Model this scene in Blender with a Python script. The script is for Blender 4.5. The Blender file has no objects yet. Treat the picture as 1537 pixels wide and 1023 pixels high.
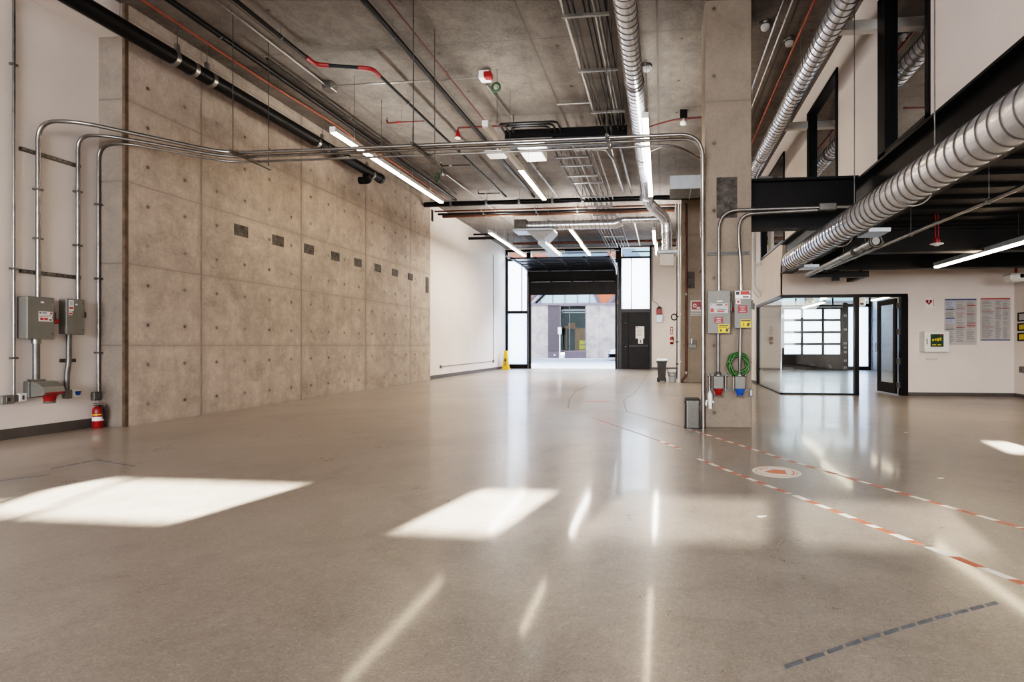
import bpy, math, random
from mathutils import Vector, Matrix
random.seed(7)
C = bpy.context.scene.collection
PI = math.pi
WL = {}                      # world position of each object's origin

# ------------------------------------------------------------------ materials
def new_mat(name):
    m = bpy.data.materials.new(name); m.use_nodes = True
    nt = m.node_tree
    return m, nt, nt.nodes['Principled BSDF'], nt.nodes['Material Output']

class G:
    """tiny helper around a node tree"""
    def __init__(s, nt): s.nt = nt
    def n(s, t, **kw):
        nd = s.nt.nodes.new(t)
        for k, v in kw.items(): setattr(nd, k, v)
        return nd
    def l(s, a, b): s.nt.links.new(a, b)
    def put(s, sock, v):
        if hasattr(v, 'is_linked') or hasattr(v, 'links'): s.l(v, sock)
        else: sock.default_value = v
    def m(s, op, a, b=0.0, c=0.0):
        nd = s.n('ShaderNodeMath', operation=op)
        s.put(nd.inputs[0], a); s.put(nd.inputs[1], b); s.put(nd.inputs[2], c)
        return nd.outputs[0]
    def pos(s):
        g = s.n('ShaderNodeNewGeometry'); x = s.n('ShaderNodeSeparateXYZ')
        s.l(g.outputs['Position'], x.inputs[0])
        return g.outputs['Position'], x.outputs[0], x.outputs[1], x.outputs[2]
    def noise(s, vec, scale, detail=3, rough=.55, dist=0.0):
        nd = s.n('ShaderNodeTexNoise')
        s.l(vec, nd.inputs['Vector'])
        nd.inputs['Scale'].default_value = scale; nd.inputs['Detail'].default_value = detail
        nd.inputs['Roughness'].default_value = rough; nd.inputs['Distortion'].default_value = dist
        return nd.outputs['Fac']
    def mr(s, v, a, b, c, d):
        nd = s.n('ShaderNodeMapRange'); nd.clamp = True
        s.put(nd.inputs[0], v)
        for i, q in zip((1, 2, 3, 4), (a, b, c, d)): nd.inputs[i].default_value = q
        return nd.outputs[0]
    def mix(s, f, a, b, mode='MIX'):
        nd = s.n('ShaderNodeMix', data_type='RGBA', blend_type=mode)
        s.put(nd.inputs[0], f); s.put(nd.inputs[6], a); s.put(nd.inputs[7], b)
        return nd.outputs[2]
    def scale(s, vec, v):
        nd = s.n('ShaderNodeMapping'); s.l(vec, nd.inputs[0]); nd.inputs['Scale'].default_value = v
        return nd.outputs[0]

def rgb(r, g, b): return (r, g, b, 1.0)
def srgb(r, g, b):
    f = lambda u: (u/255/12.92 if u/255 <= .04045 else ((u/255+.055)/1.055)**2.4)
    return (f(r), f(g), f(b), 1.0)

def mat(name, col, rough=.5, metal=0.0, vary=.06, nscale=6.0, spec=.5, bump=0.0):
    m, nt, p, o = new_mat(name); g = G(nt)
    P, x, y, z = g.pos()
    f = g.noise(P, nscale, 4)
    dark = tuple(c*(1-vary*2) for c in col[:3])+(1,)
    lite = tuple(min(1, c*(1+vary)) for c in col[:3])+(1,)
    g.l(g.mix(g.mr(f, .3, .7, 0, 1), dark, lite), p.inputs['Base Color'])
    p.inputs['Roughness'].default_value = rough
    p.inputs['Metallic'].default_value = metal
    p.inputs['Specular IOR Level'].default_value = spec
    if bump:
        b = g.n('ShaderNodeBump'); b.inputs['Strength'].default_value = bump; b.inputs['Distance'].default_value = .01
        g.l(g.noise(P, nscale*6, 4), b.inputs['Height']); g.l(b.outputs[0], p.inputs['Normal'])
    return m

def emis(name, col, strength):
    m, nt, p, o = new_mat(name); g = G(nt)
    P, x, y, z = g.pos()
    e = g.n('ShaderNodeEmission')
    g.l(g.mix(g.noise(P, 3.0, 1), col, tuple(c*.97 for c in col[:3])+(1,)), e.inputs[0])
    e.inputs[1].default_value = strength
    g.l(e.outputs[0], o.inputs[0])
    return m

def glassmat(name, tint=(.93, .97, .96, 1), refl=1.0):
    m, nt, p, o = new_mat(name); g = G(nt)
    t = g.n('ShaderNodeBsdfTransparent'); t.inputs[0].default_value = tint
    gl = g.n('ShaderNodeBsdfGlossy'); gl.inputs['Roughness'].default_value = 0.0
    fr = g.n('ShaderNodeFresnel'); ge = g.n('ShaderNodeNewGeometry')
    g.l(g.m('ADD', g.m('MULTIPLY', ge.outputs['Backfacing'], 1/1.5-1.5), 1.5), fr.inputs[0])
    mx = g.n('ShaderNodeMixShader')
    g.l(g.m('MULTIPLY', fr.outputs[0], refl), mx.inputs[0]); g.l(t.outputs[0], mx.inputs[1]); g.l(gl.outputs[0], mx.inputs[2])
    g.l(mx.outputs[0], o.inputs[0])
    return m

def frosted(name, col=(.9, .94, .98, 1), thru=.8):
    m, nt, p, o = new_mat(name); g = G(nt)
    P, x, y, z = g.pos()
    t = g.n('ShaderNodeBsdfTranslucent')
    d = g.n('ShaderNodeBsdfPrincipled'); d.inputs['Roughness'].default_value = .35
    cc = g.mix(g.noise(P, 1.2, 2), col, tuple(c*.94 for c in col[:3])+(1,))
    g.l(cc, t.inputs[0]); g.l(cc, d.inputs['Base Color'])
    mx = g.n('ShaderNodeMixShader'); mx.inputs[0].default_value = thru
    g.l(d.outputs[0], mx.inputs[1]); g.l(t.outputs[0], mx.inputs[2]); g.l(mx.outputs[0], o.inputs[0])
    return m

def concrete(name, base, u, v, joints_u=None, joints_v=None, ties=None, contrast=1.0, rough=.75, warm=0.0, stain=1.0):
    """board-formed concrete; u, v: axis letters; joints: (offset, spacing); ties: (u0, su, v0, sv)"""
    m, nt, p, o = new_mat(name); g = G(nt)
    P, x, y, z = g.pos(); A = {'x': x, 'y': y, 'z': z}
    n1 = g.noise(P, .55, 5, .6, .6); n2 = g.noise(P, 3.2, 6, .65, .4); n3 = g.noise(P, 22, 5, .75)
    f = g.m('ADD', g.m('MULTIPLY', n1, .42), g.m('ADD', g.m('MULTIPLY', n2, .33), g.m('MULTIPLY', n3, .25)))
    lo = tuple(c*(1-.46*contrast) for c in base[:3])+(1,); hi = tuple(min(1, c*(1+.34*contrast)) for c in base[:3])+(1,)
    col = g.mix(g.mr(f, .36, .64, 0, 1), lo, hi)
    # pale blotches and dark weathering stains
    col = g.mix(g.mr(g.noise(P, 1.7, 6, .7, 1.2), .60, .78, 0, .35*stain), col, tuple(min(1, c*1.5) for c in base[:3])+(1,))
    col = g.mix(g.mr(g.noise(P, .9, 7, .72, 1.0), .58, .80, 0, .6*stain), col, tuple(c*.45 for c in base[:3])+(1,))
    col = g.mix(g.mr(g.noise(P, 60, 2, .5), .66, .74, 0, .45), col, tuple(c*.35 for c in base[:3])+(1,))
    sw = g.noise(P, 7.5, 4, .6, 3.5)
    col = g.mix(g.mr(sw, .56, .66, 0, .30*contrast), col, tuple(min(1, c*1.32) for c in base[:3])+(1,))
    sv = g.noise(g.scale(P, (1, 1, .16) if v == 'z' else (1, .16, 1)), 5.0, 4, .65, .5)
    col = g.mix(g.mr(sv, .52, .70, 0, .38*contrast), col, tuple(c*.62 for c in base[:3])+(1,))
    H = n3
    wob = g.m('MULTIPLY', g.m('SUBTRACT', n2, .5), .02)
    for ax, jt, w, ks in ((u, joints_u, .013, .85), (v, joints_v, .008, .5)):
        if jt:
            d = g.m('PINGPONG', g.m('ADD', g.m('SUBTRACT', A[ax], jt[0]), wob), jt[1]/2)
            k = g.mr(d, w*.5, w*1.8, 1, 0)
            k = g.m('MULTIPLY', k, g.mr(n2, .35, .6, .35, 1.0))
            col = g.mix(g.m('MULTIPLY', k, ks), col, tuple(c*.34 for c in base[:3])+(1,))
            halo = g.mr(d, .01, .09, .42*ks, 0)
            col = g.mix(halo, col, tuple(c*.6 for c in base[:3])+(1,))
            H = g.m('SUBTRACT', H, k)
            # each panel slightly its own shade
    if ties:
        du = g.m('PINGPONG', g.m('ADD', g.m('SUBTRACT', A[u], ties[0]), g.m('MULTIPLY', wob, 2.0)), ties[1]/2)
        dv = g.m('PINGPONG', g.m('SUBTRACT', A[v], ties[2]), ties[3]/2)
        d = g.m('SQRT', g.m('ADD', g.m('MULTIPLY', du, du), g.m('MULTIPLY', dv, dv)))
        ring = g.mr(d, .022, .075, 1, 0)
        vt = g.mr(g.noise(P, 1.1, 2), .36, .58, .4, 1.0)
        ring = g.m('MULTIPLY', ring, vt)
        col = g.mix(g.m('MULTIPLY', ring, .35), col, tuple(c*.55 for c in base[:3])+(1,))
        hole = g.mr(d, .017, .032, 1, 0)
        hole = g.m('MULTIPLY', hole, vt)
        col = g.mix(g.m('MULTIPLY', hole, .85), col, tuple(c*.16 for c in base[:3])+(1,))
        H = g.m('SUBTRACT', H, hole)
    g.l(col, p.inputs['Base Color']); p.inputs['Roughness'].default_value = rough
    p.inputs['Specular IOR Level'].default_value = .3
    b = g.n('ShaderNodeBump'); b.inputs['Strength'].default_value = .35; b.inputs['Distance'].default_value = .01
    g.l(H, b.inputs['Height']); g.l(b.outputs[0], p.inputs['Normal'])
    return m

def polished_floor():
    m, nt, p, o = new_mat('polished_concrete'); g = G(nt)
    P, x, y, z = g.pos()
    n1 = g.noise(P, .35, 5, .6, .5); n2 = g.noise(P, 2.6, 6, .7, .8); n3 = g.noise(P, 42, 4, .7, 1.5); n4 = g.noise(P, 150, 2, .6)
    f = g.m('ADD', g.m('ADD', g.m('MULTIPLY', n1, .40), g.m('MULTIPLY', n2, .24)), g.m('ADD', g.m('MULTIPLY', n3, .24), g.m('MULTIPLY', n4, .12)))
    col = g.mix(g.mr(f, .36, .64, 0, 1), FLOOR_LO, FLOOR_HI)
    # short random scratches, paler and darker
    st = g.noise(g.scale(P, (1.0, 3.0, 1)), 22, 5, .75, 3.0)
    col = g.mix(g.mr(st, .54, .64, 0, .42), col, tuple(c*1.45 for c in FLOOR_HI[:3])+(1,))
    st2 = g.noise(g.scale(P, (2.2, 1.0, 1)), 20, 5, .75, 3.0)
    bl = g.noise(P, 1.1, 6, .7, 1.0)
    col = g.mix(g.mr(bl, .52, .74, 0, .38), col, tuple(c*.62 for c in FLOOR_LO[:3])+(1,))
    col = g.mix(g.mr(st2, .55, .67, 0, .5), col, tuple(c*.55 for c in FLOOR_LO[:3])+(1,))
    # sawn control joints
    for ax, off, sp in ((x, -8.3, 40), (y, 7.45, 6.1)):
        d = g.m('PINGPONG', g.m('SUBTRACT', ax, off), sp/2)
        k = g.mr(d, .003, .010, .55, 0)
        col = g.mix(k, col, tuple(c*.45 for c in FLOOR_LO[:3])+(1,))
    g.l(col, p.inputs['Base Color'])
    r = g.m('ADD', g.mr(n2, .3, .7, .26, .36), g.mr(n3, .4, .7, 0, .06))
    g.l(r, p.inputs['Roughness'])
    p.inputs['Specular IOR Level'].default_value = .4
    p.inputs['Coat Weight'].default_value = .26; p.inputs['Coat Roughness'].default_value = .085; p.inputs['Coat IOR'].default_value = 1.45
    b = g.n('ShaderNodeBump'); b.inputs['Strength'].default_value = .05; b.inputs['Distance'].default_value = .02
    g.l(g.noise(P, 3.5, 2, .5), b.inputs['Height']); g.l(b.outputs[0], p.inputs['Normal'])
    return m

FLOOR_LO = srgb(113, 104, 95); FLOOR_HI = srgb(177, 166, 154)
M = {}
M['floor'] = polished_floor()
CB = srgb(172, 159, 148)
M['conc_wall'] = concrete('board_concrete_wall', CB, 'y', 'z', (7.47, 2.28), (1.1, 1.11), (7.755, .57, .83, .555), 1.0)
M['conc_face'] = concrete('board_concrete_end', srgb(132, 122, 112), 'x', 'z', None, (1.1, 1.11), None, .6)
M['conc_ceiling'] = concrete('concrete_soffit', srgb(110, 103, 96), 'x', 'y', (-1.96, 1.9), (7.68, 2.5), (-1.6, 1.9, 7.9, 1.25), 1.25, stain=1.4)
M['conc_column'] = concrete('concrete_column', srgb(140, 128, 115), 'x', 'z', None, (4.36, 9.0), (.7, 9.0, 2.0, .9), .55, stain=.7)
M['conc_grey'] = concrete('concrete_grey', srgb(165, 168, 174), 'y', 'z', (13, 2.28), (1.1, 1.11), (13.3, .57, .83, .555), .4, stain=.4)
M['white_wall'] = mat('white_wall_paint', srgb(226, 218, 212), .7, 0, .02, 1.5, .3)
M['white'] = mat('white_enamel', srgb(232, 232, 230), .4, 0, .02)
M['offwhite'] = mat('offwhite_plastic', srgb(214, 211, 204), .45, 0, .03)
M['black_steel'] = mat('black_painted_steel', srgb(20, 19, 19), .45, 0, .25, 3, .22)
M['black_deck'] = mat('black_painted_deck', srgb(17, 16, 16), .6, 0, .3, 2, .22)
M['black'] = mat('black_gloss', srgb(13, 13, 14), .3, 0, .1, 6, .22)
M['black_pipe'] = mat('black_pipe', srgb(15, 14, 14), .42, 0, .25, 5, .22)
M['galv'] = mat('galvanised_conduit', srgb(150, 148, 144), .30, .92, .12, 9)
M['galv_dull'] = mat('galvanised_dull', srgb(122, 121, 120), .42, .75, .14, 9)
M['steel_dark'] = mat('dark_strut', srgb(92, 90, 86), .4, .8, .12, 9)
M['duct'] = mat('spiral_duct_metal', srgb(228, 232, 238), .27, .78, .05, 14)
M['duct_seam'] = mat('duct_seam_metal', srgb(120, 118, 116), .4, .85, .1, 14)
M['copper'] = mat('copper_brown', srgb(92, 58, 42), .45, .3, .2, 6)
M['rust'] = mat('rusty_plate', srgb(82, 77, 72), .75, .2, .35, 14)
M['red'] = mat('red_paint', srgb(136, 18, 18), .4, 0, .1)
M['darkred'] = mat('dark_red_pipe', srgb(84, 26, 22), .45, 0, .15)
M['orange'] = mat('orange_cable', srgb(150, 72, 42), .5, 0, .15)
M['grey_box'] = mat('grey_enamel_box', srgb(116, 115, 109), .42, .1, .05, 4)
M['grey_dark'] = mat('grey_enamel_dark', srgb(98, 96, 92), .45, .1, .06, 4)
M['base'] = mat('dark_baseboard', srgb(84, 80, 77), .5, 0, .08)
M['glass'] = glassmat('clear_glass')
M['glass_shop'] = glassmat('shop_glass', (.8, .88, .87, 1), .3)
M['glass_tint'] = glassmat('tinted_glass', (.22, .22, .20, 1), 4.2)
M['frost'] = frosted('frosted_glass')
M['frost_blue'] = frosted('frosted_glass_blue', (.78, .86, .97, 1))
M['lamp'] = emis('warm_led_lens', (1.0, .78, .56, 1), 34)
M['lamp_off'] = mat('unlit_lens', srgb(236, 228, 216), .4, 0, .02)
M['yellow'] = mat('yellow_plastic', srgb(236, 176, 24), .4, 0, .06)
M['label_yellow'] = mat('yellow_sticker', srgb(222, 186, 20), .45, 0, .03)
M['green'] = mat('green_hose', srgb(38, 92, 26), .35, 0, .2, 30)
M['greendark'] = mat('dark_green_print', srgb(18, 62, 40), .4, 0, .1)
M['green_cord'] = mat('green_cord', srgb(24, 70, 34), .5, 0, .1)
M['blue'] = mat('blue_plastic', srgb(22, 86, 176), .35, 0, .08)
M['print'] = mat('dark_print', srgb(60, 58, 60), .6, 0, .1)
M['print_grey'] = mat('grey_print', srgb(104, 103, 106), .6, 0, .08)
M['print_blue'] = mat('blue_print', srgb(66, 82, 128), .6, 0, .08)
M['print_pale'] = mat('pale_blue_print', srgb(176, 186, 208), .6, 0, .05)
M['print_red'] = mat('red_print', srgb(176, 62, 56), .55, 0, .08)
M['paper'] = mat('white_paper', srgb(232, 230, 226), .6, 0, .02)
M['paper_grey'] = mat('greyish_paper', srgb(182, 180, 178), .6, 0, .04)
M['stainless'] = mat('brushed_stainless', srgb(90, 88, 84), .38, .9, .06, 20)
M['bin'] = mat('dark_olive_plastic', srgb(50, 47, 42), .5, 0, .1)
M['translucent'] = mat('cloudy_plastic', srgb(214, 218, 222), .35, 0, .05)
M['tape_red'] = mat('red_tape', srgb(200, 110, 86), .5, 0, .18, 25)
M['tape_white'] = mat('white_tape', srgb(238, 232, 224), .5, 0, .05, 25)
M['tape_worn'] = mat('worn_tape', srgb(128, 106, 90), .5, 0, .15, 20)
M['tape_blue'] = mat('blue_tape', srgb(104, 108, 114), .5, 0, .2, 20)
M['sticker_orange'] = mat('orange_sticker', srgb(226, 134, 96), .5, 0, .08, 20)
M['ext_conc'] = mat('pale_exterior_panels', srgb(180, 172, 166), .8, 0, .16, 1.6)
M['ext_louvre'] = mat('grey_louvre', srgb(98, 90, 94), .6, 0, .05)
M['ext_plinth'] = mat('mauve_plinth', srgb(104, 94, 102), .7, 0, .05)
M['ext_fascia'] = mat('fascia_grey', srgb(122, 112, 120), .6, 0, .04)
M['ext_brick'] = mat('terracotta_panels', srgb(176, 112, 92), .8, 0, .12, 1.0)
M['ext_orange'] = mat('orange_panels', srgb(190, 100, 70), .7, 0, .06, 1.0)
M['ext_glass'] = mat('pale_window_band', srgb(176, 200, 204), .25, 0, .06, .6)
M['ext_blue'] = mat('bluegrey_panels', srgb(120, 132, 150), .5, 0, .06, .7)
M['ext_teal'] = mat('teal_interior', srgb(24, 58, 58), .5, 0, .2, 1.3)
M['wood'] = mat('orange_wood', srgb(150, 92, 44), .6, 0, .15, 3)
M['asphalt'] = mat('street_asphalt', srgb(160, 163, 170), .8, 0, .06, 2)
M['sidewalk'] = mat('pale_sidewalk', srgb(190, 190, 190), .8, 0, .04, 2)
M['car_paint'] = mat('silver_blue_car_paint', srgb(206, 214, 224), .25, .2, .02)
M['car_dark'] = mat('dark_bumper', srgb(60, 72, 96), .4, 0, .05)
M['rubber'] = mat('black_rubber', srgb(26, 26, 26), .7, 0, .1)
M['light_grey'] = mat('light_grey_metal', srgb(186, 196, 204), .4, .3, .04)

# ------------------------------------------------------------------ mesh builder
class MB:
    def __init__(s): s.v = []; s.f = []; s.mi = []; s.sm = []; s.cur = 0
    def mat(s, i): s.cur = i; return s
    def _add(s, vs, fs, smooth=False):
        b = len(s.v); s.v += [tuple(q) for q in vs]
        for f in fs: s.f.append([b+i for i in f]); s.mi.append(s.cur); s.sm.append(smooth)
    def box(s, a, b, bev=0.0):
        x0, x1 = sorted((a[0], b[0])); y0, y1 = sorted((a[1], b[1])); z0, z1 = sorted((a[2], b[2]))
        bev = min(bev, (x1-x0)*.45, (y1-y0)*.45, (z1-z0)*.45)
        if bev <= 0:
            vs = [(x, y, z) for z in (z0, z1) for y in (y0, y1) for x in (x0, x1)]
            s._add(vs, [(0, 2, 3, 1), (4, 5, 7, 6), (0, 1, 5, 4), (2, 6, 7, 3), (0, 4, 6, 2), (1, 3, 7, 5)])
        else:
            cx = ((x0, x0+bev, x1-bev, x1), (y0, y0+bev, y1-bev, y1), (z0, z0+bev, z1-bev, z1))
            idx = {}; vs = []
            def vid(i, j, k):
                if (i, j, k) not in idx:
                    idx[(i, j, k)] = len(vs); vs.append((cx[0][i], cx[1][j], cx[2][k]))
                return idx[(i, j, k)]
            fs = []
            e = lambda q: (0, 1)[q == 1] if q in (0, 1) else q
            for k, o in ((0, 0), (3, 1)):                # six inset faces
                q = [vid(1, 1, k), vid(2, 1, k), vid(2, 2, k), vid(1, 2, k)]; fs.append(q if o else q[::-1])
                q = [vid(1, k, 1), vid(2, k, 1), vid(2, k, 2), vid(1, k, 2)]; fs.append(q[::-1] if o else q)
                q = [vid(k, 1, 1), vid(k, 2, 1), vid(k, 2, 2), vid(k, 1, 2)]; fs.append(q if o else q[::-1])
            for j, jj in ((0, 1), (3, 2)):
                for k, kk in ((0, 1), (3, 2)):
                    fs.append([vid(1, jj, k), vid(2, jj, k), vid(2, j, kk), vid(1, j, kk)])
                    fs.append([vid(jj, 1, k), vid(jj, 2, k), vid(j, 2, kk), vid(j, 1, kk)])
                    fs.append([vid(jj, k, 1), vid(jj, k, 2), vid(j, kk, 2), vid(j, kk, 1)])
                    for i, ii in ((0, 1), (3, 2)):
                        fs.append([vid(ii, jj, k), vid(ii, j, kk), vid(i, jj, kk)])
            s._add(vs, fs)
        return s
    def quad(s, a, b, c, d): s._add([a, b, c, d], [(0, 1, 2, 3)]); return s
    def prism(s, poly, ax, t0, t1):
        """poly: 2D points; ax: axis of extrusion ('x': (y,z), 'y': (x,z), 'z': (x,y))"""
        n = len(poly)
        def P(p, t): return {'x': (t, p[0], p[1]), 'y': (p[0], t, p[1]), 'z': (p[0], p[1], t)}[ax]
        vs = [P(p, t0) for p in poly]+[P(p, t1) for p in poly]
        s._add(vs, [tuple(range(n))[::-1], tuple(range(n, 2*n))]+[(i, (i+1) % n, n+(i+1) % n, n+i) for i in range(n)])
        return s
    def tube(s, path, r, seg=10, caps=True, smooth=True):
        P = [Vector(p) for p in path]; n = len(P)
        rs = r if isinstance(r, (list, tuple)) else [r]*n
        T = []
        for i in range(n):
            d = (P[min(i+1, n-1)]-P[max(i-1, 0)])
            T.append(d.normalized() if d.length > 1e-9 else Vector((0, 0, 1)))
        u = T[0].orthogonal().normalized(); vs = []
        for i in range(n):
            u = (u-T[i]*u.dot(T[i]))
            u = u.normalized() if u.length > 1e-6 else T[i].orthogonal().normalized()
            w = T[i].cross(u)
            k = 1.0
            if 0 < i < n-1:
                a = (P[i]-P[i-1]).normalized(); c = a.dot(T[i]); k = 1/max(.6, c)
            for j in range(seg):
                a = 2*PI*j/seg
                vs.append(P[i]+(u*math.cos(a)+w*math.sin(a))*rs[i])
        fs = [(i*seg+j, i*seg+(j+1) % seg, (i+1)*seg+(j+1) % seg, (i+1)*seg+j) for i in range(n-1) for j in range(seg)]
        s._add(vs, fs, smooth)
        if caps:
            s._add(vs[:seg], [tuple(range(seg))[::-1]]); s._add(vs[-seg:], [tuple(range(seg))])
        return s
    def cyl(s, a, b, r, seg=16): return s.tube([a, b], r, seg)
    def lathe(s, o, prof, seg=24, axis='z'):
        vs = []; n = len(prof)
        for r, h in prof:
            for j in range(seg):
                a = 2*PI*j/seg; c, d = r*math.cos(a), r*math.sin(a)
                q = {'z': (c, d, h), 'y': (c, h, -d), 'x': (h, c, d)}[axis]
                vs.append((o[0]+q[0], o[1]+q[1], o[2]+q[2]))
        s._add(vs, [(i*seg+j, i*seg+(j+1) % seg, (i+1)*seg+(j+1) % seg, (i+1)*seg+j) for i in range(n-1) for j in range(seg)], True)
        s._add(vs[:seg], [tuple(range(seg))[::-1]]); s._add(vs[-seg:], [tuple(range(seg))])
        return s
    def torus(s, o, R, r, axis='y', seg=28, sub=10, sx=1.0, sz=1.0):
        pts = []
        for i in range(seg+1):
            a = 2*PI*i/seg; c, d = R*math.cos(a)*sx, R*math.sin(a)*sz
            q = {'z': (c, d, 0), 'y': (c, 0, d), 'x': (0, c, d)}[axis]
            pts.append((o[0]+q[0], o[1]+q[1], o[2]+q[2]))
        return s.tube(pts, r, sub, False)
    def rot(s, o, rz=0, rx=0, ry=0, start=0):
        R = Matrix.Rotation(rz, 3, 'Z') @ Matrix.Rotation(ry, 3, 'Y') @ Matrix.Rotation(rx, 3, 'X'); O = Vector(o)
        for i in range(start, len(s.v)): s.v[i] = tuple(O+R @ (Vector(s.v[i])-O))
        return s
    def build(s, name, mats, parent=None, label=None):
        if not isinstance(mats, (list, tuple)): mats = [mats]
        if parent is not None: wl = WL[parent.name]; o0 = None
        xs = [v[0] for v in s.v]; ys = [v[1] for v in s.v]; zs = [v[2] for v in s.v]
        org = Vector(((min(xs)+max(xs))/2, (min(ys)+max(ys))/2, min(zs)))
        me = bpy.data.meshes.new(name)
        me.from_pydata([tuple(Vector(v)-org) for v in s.v], [], s.f)
        for m in mats: me.materials.append(M[m] if isinstance(m, str) else m)
        for p, i, k in zip(me.polygons, s.mi, s.sm): p.material_index = i; p.use_smooth = k
        me.update()
        o = bpy.data.objects.new(name, me); C.objects.link(o)
        WL[o.name] = org
        if parent is not None:
            o.parent = parent; o.location = org-WL[parent.name]
        else: o.location = org
        if label: o['label'] = label
        return o

def tag(o, label, cat, group=None, kind=None):
    o['label'] = label; o['category'] = cat
    if group: o['group'] = group
    if kind: o['kind'] = kind
    return o
def thing(name, label, cat, loc, group=None):
    o = bpy.data.objects.new(name, None); C.objects.link(o); o.location = loc; o.empty_display_size = .05
    WL[o.name] = Vector(loc)
    return tag(o, label, cat, group)
def struct(name, mb, mats, parent=None):
    o = mb.build(name, mats, parent)
    if parent is None: o['kind'] = 'structure'
    return o
def dup(root, off, label, group=None):
    """copy a thing with its parts and sub-parts, shifted by off"""
    off = Vector(off)
    r = root.copy(); C.objects.link(r); r.location = root.location+off; WL[r.name] = WL[root.name]+off
    r['label'] = label
    if group: r['group'] = group
    for ch in [q for q in C.objects if q.parent == root]:
        c = ch.copy(); C.objects.link(c); c.parent = r; WL[c.name] = WL[ch.name]+off
        for gch in [q for q in C.objects if q.parent == ch]:
            d = gch.copy(); C.objects.link(d); d.parent = c; WL[d.name] = WL[gch.name]+off
    return r

def fil(pts, r=.15, n=6):
    """round the corners of a polyline"""
    P = [Vector(p) for p in pts]; out = [P[0]]
    for i in range(1, len(P)-1):
        a = (P[i-1]-P[i]); b = (P[i+1]-P[i]); k = min(r, a.length*.49, b.length*.49)
        p0 = P[i]+a.normalized()*k; p1 = P[i]+b.normalized()*k
        for j in range(n+1):
            t = j/n; out.append(p0*(1-t)**2+P[i]*2*t*(1-t)+p1*t*t)
    out.append(P[-1]); return out
ORD = ['first', 'second', 'third', 'fourth', 'fifth', 'sixth', 'seventh', 'eighth', 'ninth', 'tenth', 'eleventh', 'twelfth']

CEIL = 5.72
# ------------------------------------------------------------------ room shell
struct('floor', MB().box((-8.2, -9.2, -.2), (10.2, 24.45, 0)), 'floor')
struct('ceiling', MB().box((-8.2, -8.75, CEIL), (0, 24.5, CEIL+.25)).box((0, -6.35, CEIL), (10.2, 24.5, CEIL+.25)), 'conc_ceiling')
struct('trim_1', MB().box((-50, 16, CEIL+.25), (50, 24.5, 22)), 'ext_conc')          # unseen block added above the roof to keep the sun off the street
b = MB().box((-8.1, -9, 0), (-7.6, 6.34, CEIL)); struct('wall_left', b, 'white_wall')
struct('wall_left_concrete', MB().box((-8.1, 6.34, 0), (-7.2, 15.6, CEIL)), 'conc_wall')
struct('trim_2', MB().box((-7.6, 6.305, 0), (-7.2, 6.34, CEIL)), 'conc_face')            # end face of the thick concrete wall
struct('trim_7', MB().box((-7.24, 6.298, 0), (-7.198, 6.345, CEIL)), mat('brown_joint', srgb(96, 80, 64), .8, 0, .25, 8))
struct('trim_3', MB().box((-7.598, -9, 5.27), (-7.28, 6.3, CEIL)), 'white_wall')          # white soffit over the near wall
struct('wall_left_far', MB().box((-8.1, 15.6, 0), (-7.42, 24.45, CEIL)), 'white_wall')
struct('baseboard_left', MB().box((-7.6, -9, 0), (-7.585, 6.3, .125)), 'base')
struct('baseboard_left_far', MB().box((-7.42, 15.61, 0), (-7.405, 24.0, .12)), 'base')
# column and pier
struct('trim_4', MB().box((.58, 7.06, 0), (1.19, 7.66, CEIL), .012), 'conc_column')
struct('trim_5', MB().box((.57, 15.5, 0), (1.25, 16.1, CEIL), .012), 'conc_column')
# upper right wall with three windows, over the mezzanine beam
WT = .16
def wallbox(y0, y1, z0, z1, b): b.box((2.69, y0, z0), (2.69+WT, y1, z1))
b = MB(); wins = [(5.53, 6.76), (8.28, 9.92), (11.75, 14.45)]; sill, head = 3.40, 5.36
wallbox(-6.2, 5.53, 3.36, CEIL, b); wallbox(6.76, 8.28, 3.36, CEIL, b); wallbox(9.92, 11.75, 3.36, CEIL, b); wallbox(14.45, 24.2, 2.22, CEIL, b)
for y0, y1 in wins:
    wallbox(y0, y1, head, CEIL, b)
    if y0 < 11: wallbox(y0, y1, 3.36, sill, b)
wallbox(11.75, 12.0, 3.36, sill, b); wallbox(12.0, 14.45, 2.22, sill, b); wallbox(11.98, 12.0, 2.22, 3.36, b)
wallbox(15.07, 24.2, 0, 2.22, b)
struct('wall_right_upper', b, 'white_wall')
for i, (y0, y1) in enumerate(wins):
    r = thing('window_%d' % (i+1), '', '', (2.7, (y0+y1)/2, sill)); del r['label'], r['category']; r['kind'] = 'structure'
    f = MB(); t = .07
    f.box((2.665, y0, sill), (2.80, y0+t, head)); f.box((2.665, y1-t*(3 if i == 0 else 1.8), sill), (2.80, y1, head))
    f.box((2.665, y0, head-t), (2.80, y1, head)); f.box((2.665, y0, sill), (2.80, y1, sill+t*.6))
    f.build('window_frame', 'black', r)
    MB().box((2.74, y0+t*.5, sill+.01), (2.752, y1-t*.5, head-.01)).build('window_pane', 'glass_tint', r)
# dark room behind the upper windows
struct('wall_upper_room', MB().box((4.6, -6.2, 3.0), (4.7, 24.2, CEIL)), 'conc_ceiling')
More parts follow.
